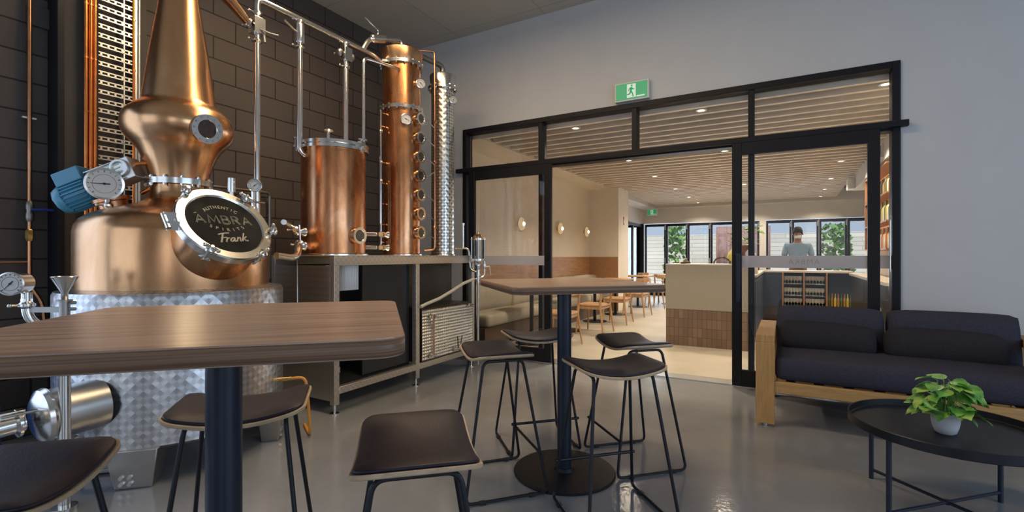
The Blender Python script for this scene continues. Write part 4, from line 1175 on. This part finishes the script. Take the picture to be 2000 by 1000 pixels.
def make_stool():
    s = empty('bar_stool')
    Wx, Wy, zc, kk = .21, .160, .672, .85
    def sz(x): return zc + kk * x * x
    # plywood shell
    def outline(u, v, wx, wy, r=.04):
        return u * wx, v * wy
    def slab(wx, wy, t0, t1, dome=0):
        q = MB(); nx, ny = 24, 12
        def pt(i, j, top):
            u = -1 + 2 * i / nx; v = -1 + 2 * j / ny
            # squircle corners
            x = u * wx; y = v * wy
            cx, cy = abs(x) - (wx - .045), abs(y) - (wy - .045)
            if cx > 0 and cy > 0:
                m_ = max(cx, cy); d = math.hypot(cx, cy)
                f_ = m_ / d; x = math.copysign(wx - .045 + cx * f_, x); y = math.copysign(wy - .045 + cy * f_, y)
            e = max(abs(u), abs(v))
            z = sz(x) + (t1 if top else t0) + (dome * (1 - e ** 6) if top else 0)
            return (x, y, z)
        V = {}
        for top in (0, 1):
            for i in range(nx + 1):
                for j in range(ny + 1): V[top, i, j] = q.bm.verts.new(pt(i, j, top))
        for i in range(nx):
            for j in range(ny):
                q.face([V[0, i, j], V[0, i, j + 1], V[0, i + 1, j + 1], V[0, i + 1, j]]); q.face([V[1, i, j], V[1, i + 1, j], V[1, i + 1, j + 1], V[1, i, j + 1]])
        for i in range(nx):
            for j in (0, ny): q.face([V[0, i, j], V[0, i + 1, j], V[1, i + 1, j], V[1, i, j]])
        for j in range(ny):
            for i in (0, nx): q.face([V[0, i, j], V[0, i, j + 1], V[1, i, j + 1], V[1, i, j]])
        return q
    slab(Wx, Wy, 0, .013).build('seat_shell', 'ply_edge', s, bevel=.003)
    slab(Wx - .007, Wy - .007, .0135, .022, .015).build('seat_pad', 'leather', s, bevel=.006, bseg=3, ang=60)
    for sx in (-1, 1):
        q = MB()
        top = sz(.145) - .009
        pts = fillet([(sx * .145, -.105, top), (sx * .145, .105, top), (sx * .222, .215, .010), (sx * .222, -.215, .010)], .035, 6, True)
        q.tube(pts, .0078, 10, True)
        q.build('leg_loop', 'black_metal', s)
    q = MB(); f = .205 / .665
    x_ = .222 - .077 * (.2 / .66); y_ = .215 - .11 * (.2 / .66)
    q.tube([(-x_ - .02, y_ + .006, .20), (x_ + .02, y_ + .006, .20)], .0078, 10)
    q.build('footrest', 'black_metal', s)
    q = MB()
    for sx in (-1, 1): 
        for yy in (-.13, .13): q.box((sx * .222, yy, .008), (.024, .03, .016))
    q.build('floor_glide', 'webbing', s, bevel=.002)
    return s
stool = make_stool()
first = [True]
def put_stool(x, y, face, label):
    o = stool if first[0] else copy_tree(stool)
    first[0] = False
    o.location = (x, y, 0)
    o.rotation_euler = (0, 0, face - PI / 2)
    tag(o, label, 'bar stool', 'bar stools round the walnut tables')
G = 'black leather saddle bar stool '
def toward(x, y, T): return math.atan2(T[1] - y, T[0] - x)
put_stool(-.71, 2.20, R(135), G + 'at the farther table, nearest right of its post')
put_stool(-.80, 2.85, R(225), G + 'at the farther table, behind on the right near the doorway')
put_stool(-1.37, 2.21, R(48), G + 'at the farther table, front left of its post')
put_stool(-1.42, 2.80, R(-45), G + 'at the farther table, behind left, partly hidden by its post')
put_stool(-.885, 1.01, R(-137), G + 'in the centre foreground, right of the nearest table')
put_stool(-1.63, .975, R(-42), G + 'behind the post of the nearest table')
put_stool(-1.55, .36, R(45), G + 'in the bottom left corner, cut by the frame')

# ================================================================== SOFA
def soft(w, d, h, n=10, puff=.02, e=5.0):
    """cushion centred at origin with rounded puffy edges"""
    q = MB(); P = {}
    def sp(t, half, r): return t * half
    nx, ny, nz = max(4, int(w / .06)), max(3, int(d / .06)), 4
    def pos(u, v, w_):
        r = .035
        x, y, z = u * w / 2, v * d / 2, w_ * h / 2
        c = Vector((max(-w / 2 + r, min(w / 2 - r, x)), max(-d / 2 + r, min(d / 2 - r, y)), max(-h / 2 + r, min(h / 2 - r, z))))
        dv = Vector((x, y, z)) - c
        p = c + (dv.normalized() * r if dv.length > 1e-6 else dv)
        if abs(w_) == 1: p.z += math.copysign(puff * (1 - u ** 4) * (1 - v ** 4), w_)
        if abs(v) == 1: p.y += math.copysign(puff * .6 * (1 - u ** 4) * (1 - w_ ** 4), v)
        return p
    def gr(k, dims): 
        a, b_ = dims
        return
    fs = [('z', 1), ('z', -1), ('y', 1), ('y', -1), ('x', 1), ('x', -1)]
    cache = {}
    def vv(u, v, w_):
        k = (round(u, 5), round(v, 5), round(w_, 5))
        if k not in cache: cache[k] = q.bm.verts.new(pos(u, v, w_))
        return cache[k]
    def T(k, n_):
        t = -1 + 2 * k / n_
        return math.copysign(1 - (1 - abs(t)) ** 1.15, t) if abs(t) < 1 else t
    for ax, sg in fs:
        na, nb = {'z': (nx, ny), 'y': (nx, nz), 'x': (ny, nz)}[ax]
        for i in range(na):
            for j in range(nb):
                c4 = [(T(i, na), T(j, nb)), (T(i + 1, na), T(j, nb)), (T(i + 1, na), T(j + 1, nb)), (T(i, na), T(j + 1, nb))]
                q.face([vv(*((a, b_, sg) if ax == 'z' else (a, sg, b_) if ax == 'y' else (sg, a, b_))) for a, b_ in c4])
    return q
sf = empty('sofa', (.66, 3.88, 0), 0, 'long timber-framed sofa with charcoal cushions against the white wall at right', 'sofa')
# local x -0.85..0.85, y 0..0.9
for sx in (-1, 1):
    q = MB()
    xo = sx * .79
    q.bb(xo - .06, xo + .06, 0, .07, .018, .60); q.bb(xo - .06, xo + .06, .83, .90, .018, .60)
    q.bb(xo - .06, xo + .06, 0, .90, .60, .655)
    q.build('arm_frame', 'teak', sf, bevel=.003)
    for yy in (.035, .865): MB().lathe([(.018, 0), (.018, .018)], (xo, yy, 0), seg=12).build('foot', 'threshold_metal', sf)
q = MB(); q.bb(-.73, .73, .01, .05, .245, .325); q.build('seat_rail', 'teak_rail', sf, bevel=.003)
q = MB(); q.bb(-.73, .73, .84, .88, .245, .325); q.build('seat_rail', 'teak_rail', sf, bevel=.003)
q = MB(); q.bb(-.73, .73, .84, .87, .12, .22).bb(-.73, .73, .85, .88, .45, .62); q.build('back_rail', 'teak_rail', sf, bevel=.003)
q = MB()
for k in range(8): q.bb(-.66 + k * .17, -.60 + k * .17, .05, .84, .318, .324)
q.build('webbing_strap', 'webbing', sf, smooth=False)
o = soft(1.455, .80, .165, puff=.012).build('seat_cushion', 'sofa_fabric', sf, ang=80); o.location = (0, .425, .415)
Rb = Matrix.Rotation(R(-12), 4, 'X')
for x, w in ((-.368, .715), (.368, .725)):
    o = soft(w, .17, .40, puff=.015).build('back_cushion', 'sofa_fabric', sf, ang=80); o.location = (x, .70, .600); o.rotation_euler = (R(-12), 0, 0)
def lumbar(x, y, z, rz, rx, w, label):
    o = soft(w, .12, .185, puff=.03).build('lumbar_pillow', 'pillow_fabric', None, ang=80)
    o.location = (x, y, z); o.rotation_euler = (R(rx), R(rz), 0)
    tag(o, label, 'pillow', 'lumbar pillows on the sofa')
lumbar(.27, 4.40, .585, 2, -20, .62, 'long dark grey lumbar pillow on the left half of the sofa')
lumbar(.95, 4.385, .582, 1, -20, .66, 'long dark grey lumbar pillow on the right half of the sofa')

# ================================================================== COFFEE TABLE AND PLANT
tx, ty = .665, 3.0
tb = empty('coffee_table', (tx, ty, 0), 0, 'low round black metal tray coffee table in front of the sofa', 'coffee table')
q = MB(); q.lathe([(0, .392), (.375, .392), (.380, .396), (.381, .425), (.385, .427), (.388, .424), (.388, .388), (.384, .384), (0, .384)], seg=96, cap0=False, cap1=False); q.build('tray_top', 'black_metal', tb)
for a in (225, 135, 45, 315):
    x, y = .365 * math.cos(R(a)), .365 * math.sin(R(a))
    q = MB(); q.cyl((x, y, 0), (x, y, .395), .011, seg=16); q.build('leg', 'navy_post', tb)
q = MB(); q.tube([(-.258, -.258, .05), (.258, .258, .05)], .008, 10); q.tube([(-.258, .258, .05), (.258, -.258, .05)], .008, 10); q.lathe([(.012, -.01), (.012, .012)], (0, 0, .05), seg=12); q.build('cross_brace', 'navy_post', tb)

pt_ = empty('potted_plant', (.648, 2.95, .392), 0, 'small leafy green plant in a white ceramic pot on the coffee table', 'plant')
q = MB(); q.lathe([(.036, 0), (.046, .008), (.056, .04), (.061, .075), (.061, .108), (.058, .112), (.055, .108), (.054, .09)], seg=48, cap1=False); q.build('pot', 'white_pot', pt_)
MB().lathe([(.0545, .085), (.0545, .095), (0, .1)], seg=24, cap1=False).build('soil', 'soil', pt_)
lf = MB(); stm = MB(); q_ = random.Random(11)
def leaf(mb, p, d, s, roll):
    d = d.normalized(); X = d.cross(Vector((0, 0, 1)))
    X = X.normalized() if X.length > .05 else Vector((1, 0, 0))
    Nn = X.cross(d).normalized(); X = (X * math.cos(roll) + Nn * math.sin(roll)); Nn = X.cross(d)
    out = [(0, 0), (.22, -.07), (.42, .05), (.50, .28), (.44, .55), (.28, .80), (.10, .95), (0, 1.06)]
    mid = [mb.bm.verts.new(p + (d * (b_ * s)) + Nn * (s * (-.35 * (b_ ** 2) * .5 - .02))) for _, b_ in out]
    for sg in (-1, 1):
        side = [mb.bm.verts.new(p + X * (a * s * sg) + d * (b_ * s) + Nn * (s * (.16 * a - .35 * b_ * b_ * .5))) for a, b_ in out]
        for k in range(len(out) - 1):
            vs = [mid[k], side[k], side[k + 1], mid[k + 1]]
            if k == 0: vs = [mid[0], side[1], mid[1]]
            elif k == len(out) - 2: vs = [mid[k], side[k], mid[k + 1]]
            mb.face(vs if sg > 0 else list(reversed(vs)))
for k in range(54):
    a = q_.uniform(0, 2 * PI); t = q_.random()
    rr = .015 + .095 * math.sqrt(t); hh = .285 - .13 * t ** 1.5 + q_.uniform(-.05, .02)
    if k % 5 == 0: rr = .10 + q_.uniform(0, .02); hh = .13 + q_.uniform(-.02, .05)
    p = Vector((rr * math.cos(a), rr * math.sin(a), hh))
    stm.tube([(0.02 * math.cos(a), .02 * math.sin(a), .09), (rr * .5 * math.cos(a), rr * .5 * math.sin(a), .1 + (hh - .05) * .75), p], [.0026, .002, .0014], 5)
    leaf(lf, p, Vector((math.cos(a + q_.uniform(-.9, .9)), math.sin(a + q_.uniform(-.9, .9)), q_.uniform(-.75, .25))), q_.uniform(.064, .088), q_.uniform(-.6, .6))
lf.build('foliage', 'leaf', pt_, ang=70)
stm.build('stem', 'leaf', pt_)
pt_.scale = (.88, .88, .88)

# ================================================================== RESTAURANT CONTENTS
# banquette along the cream wall
bq = empty('banquette', (RXL, 5.2, 0), 0, 'long beige upholstered banquette along the cream wall under the wall lamps', 'bench')
MB().bb(.02, .50, 0, 5.08, .0, .28).build('bench_base', 'banquette_base', bq, bevel=.004)
for k in range(4):
    y0 = .0 + k * 1.27
    o = soft(1.26, .52, .16, puff=.01); 
    oo = o.build('seat_cushion', 'banquette', bq, ang=80); oo.location = (.29, y0 + .635, .37); oo.rotation_euler = (0, 0, PI / 2)
    oo = soft(1.26, .14, .36, puff=.015).build('back_cushion', 'banquette', bq, ang=80); oo.location = (.12, y0 + .635, .62); oo.rotation_euler = (0, 0, PI / 2)

# wall lamps
sc = empty('wall_lamp')
MB().lathe([(.05, 0), (.055, .03), (.02, .04)], (0, 0, 0), (1, 0, 0), 24).build('wall_plate', 'brass_lamp', sc)
MB().lathe([(.118, .045), (.126, .05), (.12, .058), (.10, .052)], (0, 0, 0), (1, 0, 0), 40, closed=True).build('brass_rim', 'brass_lamp', sc)
MB().lathe([(0, .03), (.06, .036), (.117, .05), (.105, .07), (.06, .092), (0, .10)], (0, 0, 0), (1, 0, 0), 36, False, False).build('glass_bowl', 'sconce_bowl', sc)
MB().ball((.088, 0, 0), .036).build('lamp_bulb', 'sconce_glow', sc)
for i, (y, lb) in enumerate(((7.0, 'nearest to the left glass door leaf, seen through it'), (8.58, 'the middle one of the three'), (10.0, 'farthest one, next to the projecting pier'))):
    o = sc if i == 0 else copy_tree(sc)
    o.location = (RXL, y, 1.755); tag(o, 'round glowing wall lamp, ' + lb, 'wall lamp', 'round wall lamps above the banquette')
o = MB().box((0, 0, 0), (.006, .075, .18)).build('red_notice', 'red_label', None); o.location = (-3.197, 10.7, 2.02); tag(o, 'narrow red and white notice on the pier beside the banquette', 'sign')
MB().box((.004, 0, -.02), (.002, .05, .09)).build('white_field', 'white_plastic', o)
exit_sign((-3.4, 14.2, 2.5), .26, .15, 'small running man exit sign hanging in the far left corner of the restaurant', 0)
bpy.data.objects['exit_sign.001']['label'] = 'small running man exit sign hanging in the far left corner of the restaurant'
MB().cyl((0, 0, .08), (0, 0, .16), .012, seg=8).build('sign_stem', 'white_plastic', bpy.data.objects['exit_sign.001'])

# oak chairs and cafe tables
def make_chair():
    c = empty('dining_chair')
    q = MB(); q.prism(rrect(.44, .42, .06), .435, .465); q.build('seat', 'chair_oak', c, bevel=.008)
    for sx, sy in ((1, 1), (1, -1), (-1, 1), (-1, -1)):
        q = MB()
        if sy > 0: q.tube([(sx * .235, .20, 0), (sx * .20, .17, .44)], [.012, .019], 10)
        else: q.tube([(sx * .235, -.25, 0), (sx * .215, -.19, .44), (sx * .225, -.22, .74)], [.012, .020, .015], 10)
        q.build('leg', 'chair_oak', c)
    q = MB(); pts = []
    for k in range(15):
        a = R(200 + 140 * k / 14); pts.append((.265 * math.cos(a), -.02 + .23 * math.sin(a), .745))
    for dz in (0,): 
        for i in range(14):
            pass
    def bk(i, j): 
        a = R(195 + 150 * i / 20); rr = .262 + (0 if j < 2 else .02); 
        return (rr * math.cos(a), -.02 + (rr - .02) * math.sin(a), .70 + (.075 if j in (1, 2) else 0))
    V = [[q.bm.verts.new(Vector(bk(i, j))) for j in range(4)] for i in range(21)]
    for i in range(20):
        for j in range(4): q.face([V[i][j], V[i + 1][j], V[i + 1][(j + 1) % 4], V[i][(j + 1) % 4]])
    q.face(V[0]); q.face(V[-1]); q.build('back_rail', 'chair_oak', c, bevel=.004)
    for b4 in ((-.2, .2, .155, .175), (-.2, .2, -.195, -.175), (-.215, -.195, -.18, .16), (.195, .215, -.18, .16)): MB().bb(*b4, .39, .43).build('seat_rail', 'chair_oak', c, bevel=.003)
    return c
def make_cafe_table():
    t = empty('cafe_table')
    MB().prism(rrect(.62, .66, .03), .725, .75).build('tabletop', 'teak_rail', t, bevel=.003)
    MB().cyl((0, 0, .015), (0, 0, .725), .028, seg=16).build('post', 'black_metal', t)
    MB().lathe([(.225, 0), (.22, .014), (.03, .02)], seg=40).build('base_disc', 'black_metal', t)
    return t
ch = make_chair(); tb0 = make_cafe_table()
CL = 'light oak dining chair, '
tl = 'square wooden cafe table, '
ords = ['nearest the left glass door leaf', 'second along the banquette from the glass doors', 'third along the banquette from the glass doors', 'fourth along the banquette from the glass doors', 'just beyond the pier']
for i in range(5):
    y = 6.05 + 1.22 * i if i else 6.05
    y = [5.95, 7.25, 8.5, 9.75, 11.48][i]
    o = tb0 if i == 0 else copy_tree(tb0)
    o.location = (-3.09, y, 0); tag(o, tl + ords[i], 'table', 'cafe tables along the banquette')
    o = ch if i == 0 else copy_tree(ch)
    o.location = (-2.68 + .02 * (i % 2), y + .02, 0); o.rotation_euler = (0, 0, R(90 + [3, -2, 2, -4, 3][i])); tag(o, CL + ords[i], 'chair', 'oak chairs along the banquette')
far = [(-2.55, 12.6, 0, 't', 'far table by the folding doors, left of the reception counter'), (-2.55, 12.05, 0, 'c', 'at the far table, its back toward the room'), (-2.0, 12.65, 95, 'c', 'at the right side of the far table'), (-3.1, 12.6, -92, 'c', 'at the left side of the far table'),
       (-2.45, 13.95, 0, 't', 'farthest table, closest to the folding doors'), (-2.5, 13.35, 3, 'c', 'at the farthest table, its back toward the room'), (-1.9, 13.9, 88, 'c', 'at the right side of the farthest table')]
for x, y, a, k, lb in far:
    o = copy_tree(tb0 if k == 't' else ch); o.location = (x, y, 0); o.rotation_euler = (0, 0, R(a))
    tag(o, (tl if k == 't' else CL) + lb, 'table' if k == 't' else 'chair', 'cafe tables near the folding doors' if k == 't' else 'oak chairs near the folding doors')

# reception counter
rc = empty('reception_counter', (-.91, 6.80, 0), 0, 'beige panelled reception counter with brown upright tiles along its foot', 'counter')
MB().bb(-.53, .53, .0, .62, .0, .495).build('tiled_base', 'counter_tile', rc, smooth=False)
MB().bb(-.535, .535, -.006, .62, .495, 1.10).build('linen_front', 'linen_panel', rc, bevel=.003)
MB().bb(-.535, .535, -.006, .62, 1.10, 1.112).build('counter_top', 'stone_top', rc, smooth=False)
# bar behind
bc = empty('bar_counter', (-.62, 7.45, 0), 0, 'dark bar counter running back from the reception counter, with light stone top', 'counter')
MB().bb(-.25, .24, 0, 2.55, 0, .92).build('counter_body', 'bar_dark', bc, smooth=False)
MB().bb(-.30, .27, 0, 2.55, .92, .955).build('counter_top', 'stone_top', bc, bevel=.003)
for k in range(4): MB().bb(.24, .255, .06 + k * .62, .62 + k * .62, .08, .86).build('fridge_door', 'bar_navy', bc, bevel=.003)
bb_ = empty('back_bar', (.0, 10.0, 0), 0, 'dark back bar unit with open shelves of glasses under a light stone top', 'shelving unit')
q = MB(); q.bb(-.38, 1.0, 0, .5, .92, .955); q.build('counter_top', 'stone_top', bb_, bevel=.003)
q = MB(); q.bb(-.38, 1.0, .45, .5, 0, .92).bb(-.38, 1.0, .02, .5, 0, .06); q.build('back_board', 'bar_dark', bb_, smooth=False)
for z in (.30, .49, .70): MB().bb(-.05, .62, .03, .45, z, z + .015).build('shelf', 'bar_dark', bb_, smooth=False)
for x in (-.06, .27, .61): MB().bb(x, x + .025, .0, .45, .06, .92).build('upright', 'shelf_wood', bb_, smooth=False)
MB().bb(-.38, -.06, .0, .45, .06, .92).build('cupboard_door', 'bar_navy', bb_, smooth=False)
MB().bb(.66, 1.0, .12, .45, .06, .92).build('cupboard_door', 'bar_navy', bb_, smooth=False)
MB().bb(.635, 1.0, .02, .12, .28, .30).build('bottle_rail', 'bar_dark', bb_, smooth=False)
gl_ = MB().lathe([(.026, 0), (.024, .004), (.004, .008), (.004, .05), (.026, .07), (.034, .10), (.030, .14), (.028, .14), (.031, .10), (.02, .075), (0, .065)], seg=14, cap1=False).build('wine_glass', 'bottle_clear', None)
ORD = ['first', 'second', 'third', 'fourth', 'fifth', 'sixth', 'seventh', 'eighth', 'ninth', 'tenth', 'eleventh', 'twelfth', 'thirteenth', 'fourteenth', 'fifteenth', 'sixteenth', 'seventeenth']
k = 0
for zi, z in enumerate((.505, .315, .715)):
    for b0, bay in ((-.01, 'left'), (.325, 'right')):
        for i in range(6):
            for r_ in range(1):
                o = gl_ if k == 0 else gl_.copy()
                if k: COL.objects.link(o)
                k += 1
                o.location = (b0 + i * .048, 10.10 + r_ * .14, z)
                tag(o, 'clear glass on the %s shelf, %s bay of the back bar, %s from the left' % (['middle', 'bottom', 'top'][zi], bay, ORD[i]), 'glass', 'glasses on the %s shelf of the %s bay' % (['middle', 'bottom', 'top'][zi], bay))
def bottle(mat, h=.30, r=.037, neck=.5):
    return MB().lathe([(r * .9, 0), (r, .01), (r, h * .58), (r * .8, h * .68), (r * .36, h * .78), (r * .33, h * .96), (r * .42, h * .965), (r * .42, h)], seg=16).build('bottle', mat, None)
protos = {}
def put_bottle(mat, x, y, z, label, group, h=.30, r=.037):
    key = (mat, h, r)
    if key not in protos: protos[key] = o = bottle(mat, h, r)
    else: o = protos[key].copy(); COL.objects.link(o)
    o.location = (x, y, z); tag(o, label, 'bottle', group)
cols_ = ['bottle_green', 'bottle_amber', 'bottle_yellow', 'bottle_amber', 'bottle_green', 'bottle_amber', 'bottle_yellow', 'bottle_green']
nm = {'bottle_green': 'dark green', 'bottle_amber': 'amber', 'bottle_yellow': 'yellow', 'bottle_white': 'cream', 'bottle_red': 'red', 'bottle_clear': 'clear'}
for i, c_ in enumerate(cols_):
    put_bottle(c_, .66 + i * .045, 10.07, .30, 'small %s bottle right of the back bar shelves, %s from the left' % (nm[c_], ORD[i]), 'bottles in the low row of the back bar', .26, .019)
# pieces on the reception counter
def thing1(name, mb, mat, loc, label, cat, **k):
    o = mb.build(name, mat, None, **k); o.location = loc; tag(o, label, cat); return o
CT = 1.112
thing1('gourd_vase', MB().lathe([(.03, 0), (.058, .015), (.082, .06), (.085, .10), (.07, .15), (.035, .20), (.022, .24), (.018, .33), (.022, .37), (.03, .38), (.018, .40), (.016, .42)], seg=36), 'yellow_glaze', (-.60, 7.0, CT), 'yellow gourd-shaped vase with a long neck on the reception counter', 'vase')
q = MB(); q.tube([(-.06, 0, .008), (-.02, .0, .02), (.03, 0, .024), (.07, .01, .012)], [.016, .024, .02, .008], 10); q.tube([(-.02, .02, .02), (.02, .03, .045), (.05, .0, .03)], [.01, .012, .006], 8)
thing1('driftwood', q, 'bronze_dark', (-1.22, 7.0, CT), 'small dark twisted driftwood piece on the left of the reception counter', 'ornament')
q = MB(); pts = [(.10 * math.cos(R(a)), 0, .085 * math.sin(R(a)) + .004) for a in range(0, 181, 15)]; q.tube(pts, .009, 8)
for a in range(15, 180, 30): q.ball((.10 * math.cos(R(a)), 0, .085 * math.sin(R(a)) + .004), .013)
thing1('arched_ornament', q, 'bronze_dark', (-.74, 6.92, CT), 'dark beaded arch ornament beside the yellow vase on the reception counter', 'ornament')
vp = empty('potted_plant', (-.50, 7.12, CT), 0, 'leafy plant in a brown glazed pot on the reception counter behind the door stile', 'plant')
MB().lathe([(.04, 0), (.05, .01), (.03, .05), (.03, .16), (.065, .20), (.085, .25), (.08, .25), (.06, .21)], seg=28, cap1=False).build('pot', 'brown_glaze', vp)
lf = MB(); q_ = random.Random(4)
for k in range(60):
    a = q_.uniform(0, 2 * PI); rr = .05 + .16 * q_.random(); p = Vector((rr * math.cos(a), rr * math.sin(a), .26 + q_.uniform(0, .24)))
    leaf(lf, p, Vector((math.cos(a), math.sin(a), q_.uniform(-.3, .6))), q_.uniform(.04, .07), q_.uniform(-.6, .6))
lf.build('foliage', 'leaf', vp, ang=70)
thing1('stopper_bottle', MB().lathe([(.04, 0), (.045, .01), (.045, .16), (.03, .20), (.014, .22), (.014, .27), (.024, .275), (.024, .30), (0, .31)], seg=24, cap1=False), 'bottle_white', (-.40, 7.9, .955), 'cream bottle with dark band on the bar counter seen through the right glass leaf', 'bottle')
thing1('menu_stand', MB().box((0, 0, .07), (.12, .02, .14)), 'red_label', (-.52, 7.62, .955), 'small red menu holder on the bar counter by the right glass leaf', 'menu holder')

# back counter, liquor shelves and bulkhead kit on the right wall
rcn = empty('side_counter', (1.12, 7.4, 0), 0, 'dark side counter with light top below the liquor shelves', 'counter')
MB().bb(-.17, .18, -1.0, 2.4, 0, .90).build('counter_body', 'bar_dark', rcn, smooth=False)
MB().bb(-.2, .18, -1.0, 2.4, .90, .935).build('counter_top', 'stone_top', rcn, smooth=False)
MB().bb(-.19, -.17, -.5, -.42, .50, .62).build('wall_socket', 'white_plastic', rcn, smooth=False)
sh = empty('liquor_shelves', (1.28, 7.6, 1.30), 0, 'backlit orange liquor shelves packed with bottles on the right wall of the bar', 'shelving unit')
MB().bb(0, .02, 0, 1.9, 0, 1.12).build('backlit_panel', 'shelf_orange', sh, smooth=False)
for z in (0, .36, .72, 1.10): MB().bb(-.18, .0, 0, 1.9, z, z + .02).build('shelf', 'shelf_wood', sh, smooth=False)
for y in (1.88,): MB().bb(-.18, .0, y, y + .02, .02, 1.10).build('upright', 'shelf_wood', sh, smooth=False)
q_ = random.Random(9)
sets = (['bottle_white', 'bottle_yellow', 'bottle_red'], ['bottle_yellow', 'bottle_green', 'bottle_white'], ['bottle_clear', 'bottle_green', 'bottle_amber'])
for s_ in range(3):
    for i in range(17):
        c_ = sets[s_][(i * 7 + s_) % 3]
        y = 7.68 + i * .105
        put_bottle(c_, 1.17, y, 1.32 + .36 * s_, '%s bottle on the %s orange liquor shelf, %s from the near end' % (nm[c_], ['bottom', 'middle', 'top'][s_], ORD[i]), 'bottles on the %s orange liquor shelf' % ['bottom', 'middle', 'top'][s_], .28 if s_ < 2 else .24, .036)
ac = empty('air_grille', (1.098, 8.3, 2.60), 0, 'white linear air grille in the bulkhead over the liquor shelves', 'air vent')
MB().bb(-.012, 0, -.5, .5, -.09, .09).build('grille_frame', 'white_plastic', ac, smooth=False)
q = MB()
for k in range(7): q.bb(-.016, -.012, -.47, .47, -.075 + k * .022, -.065 + k * .022)
q.build('louvre', 'ink', ac, smooth=False)
o = MB().box((0, 0, 0), (.10, .30, .20)).build('wall_unit', 'white_plastic', None, bevel=.01); o.location = (1.05, 10.9, 2.56); tag(o, 'small white wall unit at the far end of the bulkhead, beside the door leaf stile', 'air conditioner')

# bartender in a light blue shirt behind the back bar
def skin_body(name, verts, edges, mat, parent, sub=2):
    me = bpy.data.meshes.new(name); me.from_pydata([v[0] for v in verts], edges, []); me.update()
    o = bpy.data.objects.new(name, me); COL.objects.link(o); o.parent = parent
    md = o.modifiers.new('skin', 'SKIN'); md.use_smooth_shade = True
    for i, v in enumerate(verts):
        r_ = v[1]; me.skin_vertices[0].data[i].radius = r_ if isinstance(r_, tuple) else (r_, r_)
    me.skin_vertices[0].data[0].use_root = True
    s_ = o.modifiers.new('sub', 'SUBSURF'); s_.levels = sub; s_.render_levels = sub
    me.materials.append(MATS[mat])
    return o
pe = empty('person', (.20, 10.82, 0), R(180), 'person in a light blue shirt standing with folded arms behind the back bar', 'person')
# local +y is the way they face (towards the camera after the turn)
Vb = [((0, 0, .95), (.15, .10)), ((0, 0, 1.15), (.135, .095)), ((0, 0, 1.36), (.165, .10)), ((0, 0, 1.46), (.08, .07)), ((0, .01, 1.52), (.055, .055)), ((0, .02, 1.60), (.075, .085)), ((0, .025, 1.69), (.072, .09)),
      ((-.19, 0, 1.42), .055), ((-.24, .04, 1.16), .042), ((-.06, .17, 1.14), .034), ((.05, .20, 1.16), .026),
      ((.19, 0, 1.42), .055), ((.24, .04, 1.16), .042), ((.06, .20, 1.08), .034), ((-.05, .22, 1.10), .026),
      ((-.09, 0, .88), .088), ((-.10, .01, .50), .058), ((-.10, 0, .09), .042), ((-.10, .13, .04), .034),
      ((.09, 0, .88), .088), ((.10, .01, .50), .058), ((.10, 0, .09), .042), ((.10, .13, .04), .034)]
Eb = [(0, 1), (1, 2), (2, 3), (3, 4), (4, 5), (5, 6), (2, 7), (7, 8), (8, 9), (9, 10), (2, 11), (11, 12), (12, 13), (13, 14), (0, 15), (15, 16), (16, 17), (17, 18), (0, 19), (19, 20), (20, 21), (21, 22)]
n0 = len(Vb)
for sx, bi in ((1, 10), (-1, 14)):
    b0 = Vector(Vb[bi][0])
    for f in range(4):
        k = len(Vb); Vb.append(((b0.x + sx * .035, b0.y + .004, b0.z + .022 - f * .016), .0095)); Vb.append(((b0.x + sx * (.075 + .006 * (1.5 - abs(f - 1.5))), b0.y - .012, b0.z + .020 - f * .018), .008))
        Eb += [(bi, k), (k, k + 1)]
    k = len(Vb); Vb.append(((b0.x + sx * .01, b0.y + .01, b0.z + .045), .010)); Eb.append((bi, k))
skin_body('body', Vb, Eb, 'skin', pe)
Vs = [((0, 0, .93), (.168, .118)), ((0, 0, 1.15), (.152, .112)), ((0, 0, 1.36), (.182, .118)), ((0, 0, 1.45), (.095, .085)), ((-.19, 0, 1.42), .070), ((-.235, .03, 1.20), .060), ((.19, 0, 1.42), .070), ((.235, .03, 1.20), .060)]
skin_body('shirt', Vs, [(0, 1), (1, 2), (2, 3), (2, 4), (4, 5), (2, 6), (6, 7)], 'shirt_blue', pe)
Vt = [((0, 0, .95), (.165, .115)), ((-.09, 0, .86), .105), ((-.10, .01, .50), .078), ((-.10, 0, .09), .062), ((.09, 0, .86), .105), ((.10, .01, .50), .078), ((.10, 0, .09), .062)]
skin_body('trousers', Vt, [(0, 1), (1, 2), (2, 3), (0, 4), (4, 5), (5, 6)], 'trousers', pe)
q = MB(); q.grid(lambda i, j: (.088 * math.cos(2 * PI * i / 24) * math.sin(PI * .62 * j / 8), -.012 + .105 * math.sin(2 * PI * i / 24) * math.sin(PI * .62 * j / 8), 1.675 + .115 * math.cos(PI * .62 * j / 8) * (1 if True else 1) + (.045 if math.sin(2 * PI * i / 24) > .3 else 0) * (j / 8)), 24, 8); q.build('hair', 'hair', pe, ang=80)
q = MB()
for sx in (-1, 1): q.ball((.03 * sx, .098, 1.655), .011); q.lathe([(.006, 0), (.02, .008), (.012, .018)], (.078 * sx, .01, 1.64), (sx, 0, 0), 10)
q.tube([(0, .098, 1.66), (0, .122, 1.625), (0, .105, 1.615)], [.007, .013, .009], 8); q.build('face_features', 'skin', pe)
q = MB(); q.grid(lambda i, j: (-.05 + .10 * i / 8, .118 - .9 * (.0125 * (i - 4)) ** 2 * 8 + .008 * math.sin(PI * j / 4), 1.56 + .055 * j / 4), 8, 4); q.build('face_mask', 'mask_white', pe, solid=.002)
